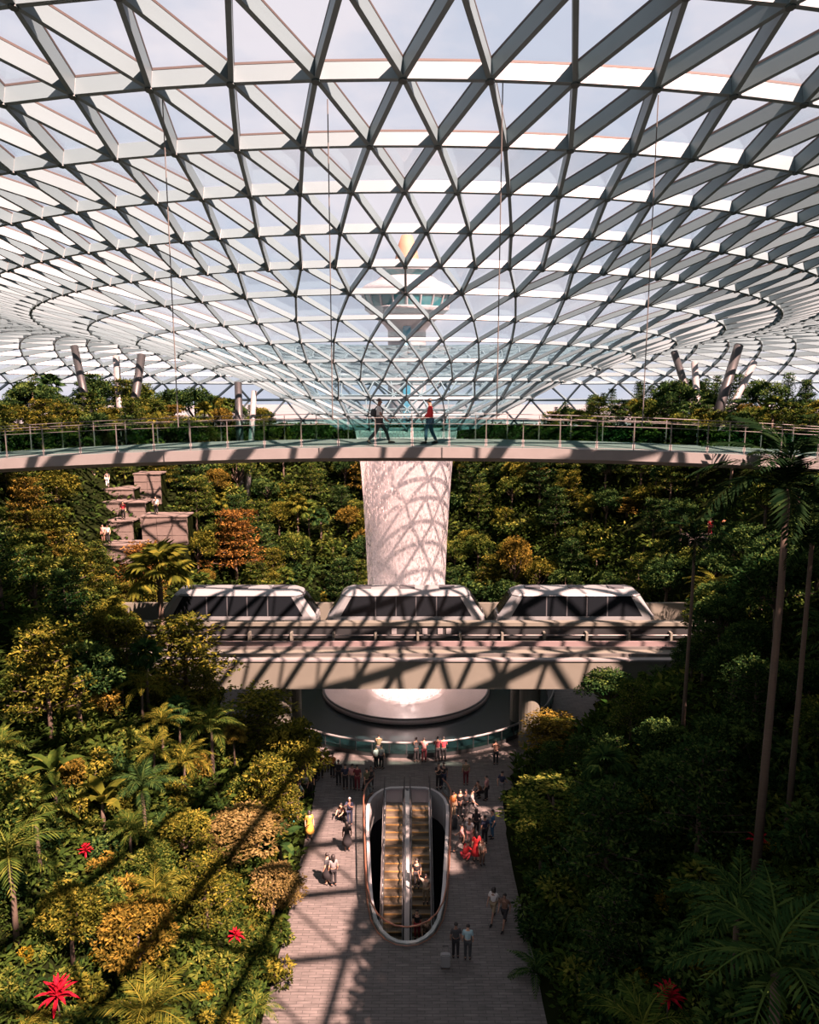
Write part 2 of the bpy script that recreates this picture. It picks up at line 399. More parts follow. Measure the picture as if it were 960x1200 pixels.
    for c, i in enumerate(order):
        p = allp[i]; z = normal(p); x = z.orthogonal().normalized(); y = z.cross(x); d = depth(p) + .06; s = .14 + .22 * d
        Mx = Matrix(((x.x*s, y.x*s, z.x*d, p.x), (x.y*s, y.y*s, z.y*d, p.y), (x.z*s, y.z*s, z.z*d, p.z), (0, 0, 0, 1)))
        if c < 300: share('node', hm, root, Mx)
        else: rest.add([Mx @ Vector(v) for v in hb.v], hb.f)
    tag(rest.build('node_cluster', M['node'], root, fix=False), kind='stuff')
    return nodes
roof_nodes = build_roof()

# ------------------------------------------------------------------ planted slopes and the ground outside
def build_terrain():
    xs = np.arange(-94, 94.1, 1.5); ys = np.arange(-14, 136.1, 1.5); X, Y = np.meshgrid(xs, ys); Z = ground_z(X, Y); T = valley(X, Y)
    inside = np.hypot((X - CX) / 1.28, Y - CY) < 75.5
    V = np.stack([X, Y, np.where(T <= 0, -.35, Z)], -1).reshape(-1, 3); nx = len(xs); F = []
    ok = (inside & (T > -1.2)).ravel()
    for j in range(len(ys) - 1):
        for i in range(nx - 1):
            q = (j*nx+i, j*nx+i+1, (j+1)*nx+i+1, (j+1)*nx+i)
            if all(ok[k] for k in q): F.append(q)
    o = bpy.data.objects.new('terrain', np_mesh('terrain', V, F, [M['soil']], True)); link(o)
    tag(o, 'dark planted soil slope rising on both sides of the valley floor', kind='structure')
build_terrain()
g = MB().box(-900, 900, -600, 1500, -9.5, -9.0).build('ground_outside', M['tarmac']); tag(g, 'pale open ground outside the dome', kind='structure')

# ------------------------------------------------------------------ canopy bridge
BR_Y0, BR_Y1, BR_X = 28.3, 33.2, 27.3
def bz(x): return 22.79 - .41 * (x / 15.0) ** 2
def build_bridge():
    root = empty('footbridge', (0, 0, 0)); tag(root, 'long pale arched footbridge with glass railings crossing in front of the waterfall', 'bridge')
    n = 40; b = MB(); xs = [-BR_X + 2 * BR_X * i / n for i in range(n + 1)]
    vs, fs = [], []
    for x in xs:
        z = bz(x); vs += [(x, BR_Y0, z), (x, BR_Y1, z), (x, BR_Y1, z - .30), (x, BR_Y1 - .5, z - .55), (x, BR_Y0 + .5, z - .55), (x, BR_Y0, z - .38)]
    for i in range(n):
        for k in range(6): fs.append((6*i+k, 6*(i+1)+k, 6*(i+1)+(k+1) % 6, 6*i+(k+1) % 6))
    fs += [(0, 1, 2, 3, 4, 5), tuple(range(6*n, 6*n+6))]
    b.add(vs, fs).build('deck', M['deck'], root)
    step = 1.365; m = int(2 * BR_X / step)
    pm = MB().box(-.014, .014, -.014, .014, 0, 1.04); pmesh = bpy.data.meshes.new('post'); pmesh.from_pydata(pm.v, [], pm.f); pmesh.materials.append(M['steel_grey'])
    for yy, nm in ((BR_Y0 + .12, 'front'), (BR_Y1 - .12, 'back')):
        for i in range(m + 1):
            x = -BR_X + i * step + .1
            share('post', pmesh, root, Matrix.Translation((x, yy, bz(x))))
            if i < m:
                x1 = x + step
                b = MB(); a0, a1 = x + .05, x1 - .05
                b.add([(a0, yy-.008, bz(a0)+.06), (a1, yy-.008, bz(a1)+.06), (a1, yy+.008, bz(a1)+.06), (a0, yy+.008, bz(a0)+.06),
                       (a0, yy-.008, bz(a0)+.84), (a1, yy-.008, bz(a1)+.84), (a1, yy+.008, bz(a1)+.84), (a0, yy+.008, bz(a0)+.84)],
                      [(3,2,1,0),(4,5,6,7),(0,1,5,4),(1,2,6,5),(2,3,7,6),(3,0,4,7)]).build('glass_panel', M['rail_glass'], root, fix=False)
        MB().tube([(x, yy, bz(x) + 1.08) for x in xs], .014, 6).build('handrail', M['steel_grey'], root, True)
        MB().tube([(x, yy, bz(x) + .86) for x in xs], .009, 4).build('glass_clamp', M['steel_grey'], root)
build_bridge()

# ------------------------------------------------------------------ train viaduct and train
def build_viaduct():
    root = empty('viaduct', (0, 50.5, 0)); tag(root, 'pale concrete train viaduct crossing the valley in front of the waterfall base', 'viaduct')
    def part(b, name, m, par=root): o = b.build(name, M[m], par); o.location = (0, -50.5, 0) if par is root else (0, 0, 0); return o
    X = 44
    part(MB().add([(-X,49,6.9),(X,49,6.9),(X,52.1,6.9),(-X,52.1,6.9),(-X,49,4.95),(X,49,4.95),(X,52.1,5.4),(-X,52.1,5.4)],
                  [(0,1,2,3),(7,6,5,4),(0,4,5,1),(1,5,6,2),(2,6,7,3),(3,7,4,0)]), 'girder', 'concrete')
    part(MB().box(-X, X, 48.92, 49.4, 6.9, 7.02), 'edge_coping', 'white')
    for y in (49.95, 51.35): part(MB().box(-X, X, y - .07, y + .07, 6.9, 7.1), 'running_rail', 'steel_grey')
    part(MB().box(-X, X, 51.85, 52.05, 6.9, 7.28), 'kerb', 'comb')
    part(MB().box(-X, X, 53.0, 57.2, 5.6, 7.2), 'track_girder', 'concrete')
    part(MB().box(-X, X, 52.85, 53.15, 7.2, 8.15), 'parapet', 'dark_metal')
    part(MB().box(-X, X, 52.7, 53.35, 8.15, 8.4), 'parapet_coping', 'concrete')
    part(MB().box(-X, X, 57.05, 57.3, 7.2, 8.6), 'parapet', 'concrete')
    part(MB().tube([(-X, 52.5, 7.55), (X, 52.5, 7.55)], .05, 6), 'power_rail', 'steel_grey')
    bk = MB().box(-.08, .08, 52.35, 52.9, 6.2, 7.75); bm_ = bpy.data.meshes.new('bracket'); bm_.from_pydata(bk.v, [], bk.f); bm_.materials.append(M['concrete'])
    for i in range(-7, 8): share('bracket', bm_, root, Matrix.Translation((i * 3.0 + .6, -50.5, 0)))
    for x in (-1.1, 1.1, 2.2, 2.8): part(MB().box(x - .18, x + .18, 52.75, 52.85, 7.55, 7.95), 'junction_box', 'white')
    for x in (-8.9, 8.35):
        part(MB().tube([(x, 50.5, -.1), (x, 50.5, 4.5), (x, 50.5, 5.2)], [.72, .72, 1.2], 20), 'pier', 'concrete')
        part(MB().tube([(x, 55.1, -.1), (x, 55.1, 5.0), (x, 55.1, 5.7)], [.72, .72, 1.2], 20), 'pier', 'concrete')
build_viaduct()

def build_car(x, rank):
    root = empty('train_car', (x, 54.9, 7.25)); L = 5.72; Wd = 1.33
    secs = []     # (z, half length, half width)
    prof = [(.25, L-.25, Wd-.08), (.45, L-.02, Wd), (1.25, L, Wd), (1.35, L-.03, Wd), (2.85, L-1.05, Wd-.10), (2.98, L-1.2, Wd-.2), (3.16, L-1.4, Wd-.55), (3.2, L-1.6, Wd-.75)]
    def ring(z, l, w):
        c = .42; return [(-l, -w+c, z), (-l+c, -w, z), (l-c, -w, z), (l, -w+c, z), (l, w-c, z), (l-c, w, z), (-l+c, w, z), (-l, w-c, z)]
    def loft(a, b_):
        mb = MB(); vs = []; 
        for p in prof[a:b_]: vs += ring(*p)
        n = b_ - a; fs = [(8*i+k, 8*i+(k+1) % 8, 8*(i+1)+(k+1) % 8, 8*(i+1)+k) for i in range(n-1) for k in range(8)]
        fs += [tuple(range(8))[::-1], tuple(range(8*(n-1), 8*n))]
        return mb.add(vs, fs)
    loft(0, 4).build('lower_body', M['train_white'], root)
    loft(4, 8).build('roof', M['train_white'], root)
    # inner dark cabin behind the glass
    def at(z, inset=0):
        t = (z - 1.35) / 1.5; return (L-.03) + t * (-1.02) - inset, Wd + t * (-.10) - inset
    ins = MB(); vs = []
    for z in (1.3, 2.9): l, w = at(z, .10); vs += ring(z, l, w)
    ins.add(vs, [(k, (k+1) % 8, 8+(k+1) % 8, 8+k) for k in range(8)]).build('cabin', M['train_grey'], root)
    # side panes, mullions
    for s in (-1, 1):
        cuts = [-4.15, -2.2, -.72, .72, 2.2, 4.15]
        for i in range(5):
            a, b_ = cuts[i] + .04, cuts[i+1] - .04; mb = MB(); z0, z1 = 1.38, 2.83
            w0, w1 = at(z0)[1], at(z1)[1]; lo0 = a - (.72 if i == 0 else 0); hi0 = b_ + (.72 if i == 4 else 0)
            q = [(lo0, z0, w0), (hi0, z0, w0), (b_, z1, w1), (a, z1, w1)]
            mb.add([(xx, s*(w-.05), z) for xx, z, w in q] + [(xx, s*(w-.005), z) for xx, z, w in q], [(0,1,2,3),(4,5,6,7),(0,1,5,4),(1,2,6,5),(2,3,7,6),(3,0,4,7)])
            mb.build('window_pane', M['train_glass'], root)
        for i in range(1, 5):
            w0, w1 = at(1.36)[1], at(2.75)[1]; c = cuts[i]
            MB().add([(c-.035, s*(w0-.04), 1.33), (c+.035, s*(w0-.04), 1.33), (c+.035, s*w0, 1.33), (c-.035, s*w0, 1.33), (c-.035, s*(w1-.04), 2.76), (c+.035, s*(w1-.04), 2.76), (c+.035, s*w1, 2.76), (c-.035, s*w1, 2.76)],
                     [(3,2,1,0),(4,5,6,7),(0,1,5,4),(1,2,6,5),(2,3,7,6),(3,0,4,7)]).build('mullion', M['train_grey'], root)
    for e in (-1, 1):          # sloping white corner frames and end windscreens
        for s in (-1, 1):
            l0, w0 = at(1.33); l1, w1 = at(2.78)
            p0 = [(l0-.42, s*w0), (l0-.95, s*w0), (l0-.95, s*(w0-.09)), (l0-.05, s*(w0-.42))]; p1 = [(l1-.42, s*w1), (l1-.80, s*w1), (l1-.80, s*(w1-.09)), (l1-.05, s*(w1-.42))]
            MB().add([(e*a, b_, 1.33) for a, b_ in p0] + [(e*a, b_, 2.78) for a, b_ in p1], [(0,1,2,3),(4,5,6,7),(0,1,5,4),(1,2,6,5),(2,3,7,6),(3,0,4,7)]).build('corner_pillar', M['train_white'], root)
        l0, w0 = at(1.5); l1, w1 = at(2.7); ww = .8
        MB().add([(e*(l0-.04), -ww, 1.5), (e*(l0-.04), ww, 1.5), (e*(l1-.04), ww, 2.7), (e*(l1-.04), -ww, 2.7), (e*(l0+.01), -ww, 1.5), (e*(l0+.01), ww, 1.5), (e*(l1+.01), ww, 2.7), (e*(l1+.01), -ww, 2.7)],
                 [(0,1,2,3),(4,5,6,7),(0,1,5,4),(1,2,6,5),(2,3,7,6),(3,0,4,7)]).build('windscreen', M['train_glass'], root)
        MB().box(e*(L+.02)-.06, e*(L+.02)+.06, -.5, .5, .55, .8).build('coupler', M['dark_metal'], root)
        for s in (-1, 1): MB().box(e*(L+.005)-.03, e*(L+.005)+.03, s*.75-.14, s*.75+.14, .85, 1.05).build('headlamp', M['white'], root)
    for hx in (-3.1, 0.1, 3.0):
        MB().box(hx - .55, hx + .55, -.5, .3, 3.18, 3.29).build('roof_hatch', M['train_grey'], root)
    for wx in (-3.8, 3.8):
        for s in (-1, 1):
            MB().tube([(wx, s*.75, .36), (wx, s*1.02, .36)], .36, 16).build('wheel', M['black'], root)
    tag(root, rank, 'train car', 'cars of the white train')
build_car(-12.45, 'white train car left of the waterfall, half hidden by tree tops')
build_car(-.25, 'middle white train car directly below the waterfall')
build_car(12.1, 'white train car right of the waterfall, beside the dark trees')

# ------------------------------------------------------------------ waterfall, basin, pool, ring rail
wf = empty('waterfall', (CX - .05, CY, 0)); tag(wf, 'round column of falling water narrowing from the roof opening to the basin', 'waterfall')
prof = [(4.05, 21.6), (3.8, 20.2), (3.62, 18.5), (3.45, 16), (3.3, 13), (3.18, 10), (3.1, 6), (3.05, 3), (3.0, .3)]
MB().lathe(prof, 64).build('water_sheet', M['fall'], wf, True)
MB().lathe([(r * .86, z) for r, z in prof], 48).build('inner_water_sheet', M['fall'], wf, True)
bs = empty('water_basin', (CX - .1, CY, 0)); tag(bs, 'pale shallow funnel basin with raised round rim catching the waterfall', 'basin')
MB().lathe([(0, .10), (3, .12), (5.2, .2), (6.4, .36), (6.75, .42), (6.95, .40), (6.95, .0), (0, .0)], 80).build('bowl', M['basin'], bs, True)
MB().tube([(6.85 * math.sin(q), -6.85 * math.cos(q), .43) for q in [2*math.pi*i/80 for i in range(80)]], .09, 6, closed=True).build('rim', M['deck'], bs, True)
pl = MB().lathe([(6.9, .02), (6.9, .06), (11.6, .06), (11.6, .02)], 96, close=True).build('pool_water', M['water_dark'], smooth=False); pl.location = (CX, CY, 0)
tag(pl, 'dark still ring of water around the pale basin', 'pool')
rr = empty('guard_rail', (CX, CY, 0)); tag(rr, 'curved guard rail with pale top line around the dark pool', 'railing')
MB().lathe([(11.6, .0), (11.6, .32), (12.0, .32), (12.0, .0)], 96, close=True).build('kerb', M['dark_metal'], rr)
MB().tube([(12.05 * math.sin(q), -12.05 * math.cos(q), 1.12) for q in [2*math.pi*i/96 for i in range(96)]], .075, 6, closed=True).build('handrail', M['white'], rr, True)
seg = MB().lathe([(12.03, .34), (12.03, 1.06), (12.06, 1.06), (12.06, .34)], 2, close=True, a0=.004, a1=2*math.pi/64-.004); sm = bpy.data.meshes.new('glass_panel'); sm.from_pydata(seg.v, [], seg.f); sm.materials.append(M['rail_glass'])
pst = MB().box(-.025, .025, -12.08, -12.02, .3, 1.1); pmm = bpy.data.meshes.new('post'); pmm.from_pydata(pst.v, [], pst.f); pmm.materials.append(M['dark_metal'])
for i in range(64):
    share('glass_panel', sm, rr, Matrix.Rotation(2*math.pi*i/64, 4, 'Z')); share('post', pmm, rr, Matrix.Rotation(2*math.pi*i/64, 4, 'Z'))

pb = bpy.data.lights.new('basin_fill', 'POINT'); pb.energy = 2200; pb.color = (1, .74, .68); pb.shadow_soft_size = .6
po = bpy.data.objects.new('basin_fill', pb); link(po); po.location = (CX, CY, 2.6)  # added unseen light in the water column, brightens basin and lower fall
# ------------------------------------------------------------------ escalator opening
def build_well():
    n = len(WELL)
    w = empty('wall_escalator_well', (0, 0, 0)); tag(w, 'walls of the sunken escalator opening, pale band above a dark shaft', kind='structure')
    def band(z0, z1, d0, d1, name, m):
        A, B = well_offset(d0), well_offset(d1); vs = [(x, y, z0) for x, y in A] + [(x, y, z1) for x, y in A] + [(x, y, z1) for x, y in B] + [(x, y, z0) for x, y in B]
        fs = []
        for i in range(n):
            j = (i + 1) % n
            for k in range(4): fs.append((k*n+i, k*n+j, ((k+1) % 4)*n+j, ((k+1) % 4)*n+i))
        return MB().add(vs, fs).build(name, M[m], w)
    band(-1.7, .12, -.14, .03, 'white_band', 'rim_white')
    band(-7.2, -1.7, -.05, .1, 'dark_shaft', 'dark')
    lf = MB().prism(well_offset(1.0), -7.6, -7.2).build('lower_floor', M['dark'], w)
    # balustrade ring round the opening, open at the far side for the landing
    rl = empty('balustrade', (WX, 38, 0)); tag(rl, 'glass balustrade with copper handrail around the escalator opening', 'railing')
    O = well_offset(.16); idx = [i for i in range(n) if not (O[i][1] > 44.75)]
    k0 = next(i for i in range(n) if O[i][1] > 44.75); order = [i % n for i in range(k0 + 1, k0 + n) if O[i % n][1] <= 44.75]
    pts = [Vector((O[i][0] - WX, O[i][1] - 38, 0)) for i in order]
    MB().tube([p + Vector((0, 0, 1.05)) for p in pts], .042, 6).build('handrail', M['copper'], rl, True)
    MB().tube([p + Vector((0, 0, .10)) for p in pts], .03, 4).build('base_rail', M['copper'], rl)
    for a, b in zip(pts[:-1], pts[1:]):
        q = max(1, int((b - a).length / 1.3)); 
        for s in range(q):
            u, v = a.lerp(b, (s + .02) / q), a.lerp(b, (s + .98) / q); t = (v - u).normalized(); nn = Vector((t.y, -t.x, 0)) * .008
            lo, hi = Vector((0, 0, .12)), Vector((0, 0, 1.0))
            MB().add([u-nn+lo, v-nn+lo, v+nn+lo, u+nn+lo, u-nn+hi, v-nn+hi, v+nn+hi, u+nn+hi], [(3,2,1,0),(4,5,6,7),(0,1,5,4),(1,2,6,5),(2,3,7,6),(3,0,4,7)]).build('glass_panel', M['clear'], rl)
M['clear'] = glass('clear_glass', (.90, .93, .92), .06)
build_well()
ESC_TOP, ESC_SL = 43.3, math.tan(R(30))
def esc_z(y): return -max(0, ESC_TOP - y) * ESC_SL
def build_escalator(cx, rank):
    root = empty('escalator', (cx, ESC_TOP, 0)); tag(root, rank, 'escalator', 'pair of escalators going down in the plaza opening')
    g, n = .40, 30; w = .5
    st = MB().box(-w, w, -g, 0, -.62, 0); sm = bpy.data.meshes.new('step'); sm.from_pydata(st.v, [], st.f); sm.materials.append(M['step'])
    ed = MB().box(-w + .03, w - .03, -g - .004, -g + .055, -.05, .008); em = bpy.data.meshes.new('edge_line'); em.from_pydata(ed.v, [], ed.f); em.materials.append(M['yellow'])
    for i in range(n):
        s = share('step', sm, root, Matrix.Translation((0, -i * g, -max(0, i - 1) * g * ESC_SL - .02))); share('edge_line', em, s)
    MB().box(-w - .05, w + .05, 0, 1.75, -.35, .03).build('landing', M['comb'], root)
    Lh = n * g
    MB().add([(-w-.2, 0, -.8), (w+.2, 0, -.8), (w+.2, -Lh, -.8-Lh*ESC_SL), (-w-.2, -Lh, -.8-Lh*ESC_SL), (-w-.2, 0, -1.5), (w+.2, 0, -1.5), (w+.2, -Lh, -1.6-Lh*ESC_SL), (-w-.2, -Lh, -1.6-Lh*ESC_SL)],
             [(0,1,2,3),(4,5,6,7),(0,1,5,4),(1,2,6,5),(2,3,7,6),(3,0,4,7)]).build('truss', M['dark_metal'], root)
    for s in (-1, 1):
        x = s * (w + .10)
        path = [(x, 1.45, .55), (x, 1.62, .75), (x, 1.55, .95), (x, 1.2, 1.02), (x, .2, 1.0), (x, -.4, .9), (x, -Lh, 1.0 - Lh * ESC_SL)]
        MB().tube(path, .045, 6).build('handrail', M['black'], root, True)
        q = [(1.4, .05), (1.4, .9), (.2, .94), (-.4, .82), (-Lh, .92 - Lh*ESC_SL), (-Lh, .1 - Lh*ESC_SL), (-.3, .1), (.2, .1)]
        k = len(q); MB().add([(x - .012, y, z) for y, z in q] + [(x + .012, y, z) for y, z in q], [tuple(range(k)), tuple(range(k, 2*k))] + [(i, (i+1) % k, k+(i+1) % k, k+i) for i in range(k)]).build('balustrade_panel', M['clear'], root)
        a, b = x - .09, x + .09
        MB().add([(a, 1.6, .03), (b, 1.6, .03), (b, 0, .03), (a, 0, .03), (b, -Lh, .12-Lh*ESC_SL), (a, -Lh, .12-Lh*ESC_SL), (a, 1.6, -.2), (b, 1.6, -.2), (b, 0, -.2), (a, 0, -.2), (b, -Lh, -.3-Lh*ESC_SL), (a, -Lh, -.3-Lh*ESC_SL)],
                 [(0,1,2,3),(3,2,4,5),(6,7,8,9),(9,8,10,11),(0,1,7,6),(1,2,8,7),(2,4,10,8),(4,5,11,10),(5,3,9,11),(3,0,6,9)]).build('skirt', M['rim_white'], root)
EC = -.14
build_escalator(EC - .78, 'empty escalator, left one of the pair going down')
build_escalator(EC + .78, 'escalator carrying people, right one of the pair going down')
dv = empty('divider', (EC, ESC_TOP, 0)); tag(dv, 'bright white strip between the two escalators', 'divider')
Lh = 12.0
MB().add([(-.17, 1.2, .12), (.17, 1.2, .12), (.17, -.2, .16), (-.17, -.2, .16), (.17, -Lh, .34-Lh*ESC_SL), (-.17, -Lh, .34-Lh*ESC_SL), (-.17, 1.2, -.3), (.17, 1.2, -.3), (.17, -.2, -.3), (-.17, -.2, -.3), (.17, -Lh, -.2-Lh*ESC_SL), (-.17, -Lh, -.2-Lh*ESC_SL)],
         [(0,1,2,3),(3,2,4,5),(6,7,8,9),(9,8,10,11),(0,1,7,6),(1,2,8,7),(2,4,10,8),(4,5,11,10),(5,3,9,11),(3,0,6,9)]).build('cover_strip', M['rim_white'], dv)

# ------------------------------------------------------------------ control tower beyond the roof
def build_tower():
    D = 190.0; c = at_y(477, 400, D); cx = c.x
    Z = lambda py: at_y(477, py, D).z
    root = empty('control_tower', (cx, D, -9)); tag(root, 'white airport control tower with teal windows seen through the roof', 'tower')
    def lt(prof, name, m, n=40): o = MB().lathe(prof, n).build(name, M[m], root, True); o.location = (0, 0, 9); return o
    lt([(5.0, -9.1), (4.6, Z(420)), (4.6, Z(386))], 'shaft', 'tower_white')
    o = MB().box(-.9, .9, -5.25, -4.4, -9, Z(384)).build('stair_window', M['tower_blue'], root); o.location = (0, 0, 9)
    lt([(4.6, Z(387)), (5.6, Z(381)), (8.2, Z(371)), (10.2, Z(363)), (9.9, Z(362)), (0, Z(362))], 'lower_bowl', 'tower_white')
    lt([(9.6, Z(362.5)), (10.6, Z(346))], 'window_band', 'tower_glass')
    for i in range(20):
        q = 2 * math.pi * i / 20; p = Vector((math.sin(q), -math.cos(q), 0))
        o = MB().tube([p * 9.7 + Vector((0, 0, Z(362.5))), p * 10.7 + Vector((0, 0, Z(346)))], .28, 4).build('mullion', M['tower_white'], root); o.location = (0, 0, 9)
    lt([(10.5, Z(347)), (11.4, Z(345)), (11.4, Z(341)), (10.2, Z(336)), (7.5, Z(330)), (6.6, Z(326)), (0, Z(326))], 'upper_ring', 'tower_white')
    lt([(5.6, Z(327)), (6.4, Z(319))], 'cab_glass', 'tower_glass')
    lt([(6.6, Z(319.5)), (6.8, Z(316)), (4.5, Z(311)), (3.2, Z(305)), (0, Z(305))], 'cab_roof', 'tower_white')
    lt([(2.9, Z(306)), (2.3, Z(290)), (1.3, Z(276)), (0, Z(275))], 'radome', 'tower_orange')
build_tower()

# ------------------------------------------------------------------ hanging cables and roof props
for i, (px, py, D, zb) in enumerate([(190, 105, 27, 23.6), (384, 120, 27.5, 23.8), (590, 60, 26, 23.9), (771, 125, 27.5, 23.6)]):
    p = at_y(px, py, D); z = roof_z(p.x, p.y)
    o = MB().tube([(0, 0, 0), (0, 0, zb - z)], .02, 5).build('cable', M['steel_grey'], loc=(p.x, p.y, z))
    tag(o, ['thin cable hanging from the roof, leftmost of the four', 'thin hanging cable above the walker with the backpack', 'thin hanging cable above the person in red, right of the tower', 'thin cable hanging from the roof, rightmost of the four'][i], 'cable')
def prop(pa, pb, Da, Db, r, label, m='steel_grey'):
    a, b = at_y(*pa, Da), at_y(*pb, Db); a.z = min(a.z, gz(a.x, a.y) if gz(a.x, a.y) > 1 else a.z)
    o = MB().tube([Vector((0, 0, 0)), b - a], [r * 1.1, r], 12).build('roof_strut', M[m], loc=a, smooth=True); tag(o, label, 'strut')
prop((833, 492), (866, 405), 92, 96, .55, 'thick dark slanted roof strut rising right beyond the bridge', 'dark_metal')
prop((826, 492), (790, 412), 92, 96, .42, 'dark slanted roof strut rising left, below the right roof edge', 'dark_metal')
prop((822, 494), (814, 425), 92, 97, .40, 'pale slim roof strut between two dark slanted columns', 'white')
prop((838, 494), (884, 425), 92, 98, .40, 'pale slanted roof strut right of the thick dark column', 'white')
prop((148, 462), (166, 416), 92, 96, .5, 'dark slanted roof strut rising right above the left trees', 'dark_metal')
prop((106, 448), (87, 406), 92, 96, .45, 'dark slanted roof strut rising left above the left trees', 'dark_metal')
prop((140, 460), (136, 418), 92, 97, .4, 'pale slim roof strut between the dark left columns', 'white')
prop((280, 485), (279, 448), 84, 86, .4, 'dark upright column under the left roof edge beside the bridge', 'dark_metal')
prop((286, 486), (298, 458), 84, 85, .3, 'pale slanted column under the left roof edge beside the bridge', 'white')

# ------------------------------------------------------------------ stone terraces in the left back slope
TERR = []
def terrace(label, blocks):
    root = None
    for k, (px, py, D, w, h, d) in enumerate(blocks):
        c = at_y(px, py, D)
        if root is None: root = empty('stone_terrace', (c.x, c.y, 0)); tag(root, label, 'terrace')
        L = c - Vector((root.location.x, root.location.y, 0))
        r2 = random.Random(k + 5)
        z0 = L.z - h; ncol = max(2, int(w / 1.1)); nrow = max(2, int(h / .7))
        core = MB().box(L.x - w/2 + .06, L.x + w/2 - .06, L.y + .1, L.y + d, z0 - 2.0, L.z - .02).build('retaining_wall', M['soil'], root)
        for i in range(ncol):
            for j in range(nrow):
                a0, a1 = L.x - w/2 + w*i/ncol + .02, L.x - w/2 + w*(i+1)/ncol - .02; b0, b1 = z0 + h*j/nrow + .02, z0 + h*(j+1)/nrow - .02
                MB().box(a0, a1, L.y - r2.uniform(0, .07), L.y + .3, b0, b1).build('stone', M['stone'], root)
        MB().box(L.x - w/2 - .05, L.x + w/2 + .05, L.y - .12, L.y + d, L.z, L.z + .12).build('capstone', M['stone'], root)
        TERR.append((c.x, c.y, w / 2 + .8, c.z))
terrace('pinkish stone terraced walls with visitors on the left back slope', [(120, 574, 74, 6.0, 1.5, 2.4), (112, 590, 72, 4.4, 1.5, 2.2), (150, 590, 72.4, 3.2, 2.4, 2.2), (128, 612, 69.5, 4.2, 1.8, 2.2), (172, 556, 76, 2.6, 3.0, 2), (192, 606, 70, 4.2, 2.6, 2.2), (135, 640, 66, 5.0, 1.6, 2.2), (96, 612, 69, 2.0, 1.6, 2)])
terrace('shaded stone terrace with visitors in red on the right back slope', [(838, 632, 66, 4.4, 1.5, 2.2), (875, 575, 74, 3.6, 2.0, 2.0)])

# ------------------------------------------------------------------ people
def skin(name, V, E, rad, m, lvl=1):
    me = bpy.data.meshes.new(name); me.from_pydata(V, E, []); bm = bmesh.new(); bm.from_mesh(me)
    ly = bm.verts.layers.skin.verify()
    for i, v in enumerate(bm.verts):
        r = rad[i]; v[ly].radius = r if isinstance(r, tuple) else (r, r)
        v[ly].use_root = i == 0
    bm.to_mesh(me); bm.free()
    o = bpy.data.objects.new(name, me); sc.collection.objects.link(o)
    md = o.modifiers.new('s', 'SKIN'); md.use_smooth_shade = True
    sb = o.modifiers.new('d', 'SUBSURF'); sb.levels = lvl; sb.render_levels = lvl
    dg = bpy.context.evaluated_depsgraph_get(); ev = o.evaluated_get(dg); out = bpy.data.meshes.new_from_object(ev)
    out.name = name; out.materials.clear(); out.materials.append(m)
    out.polygons.foreach_set('use_smooth', [True] * len(out.polygons))
    bpy.data.objects.remove(o); bpy.data.meshes.remove(me); return out
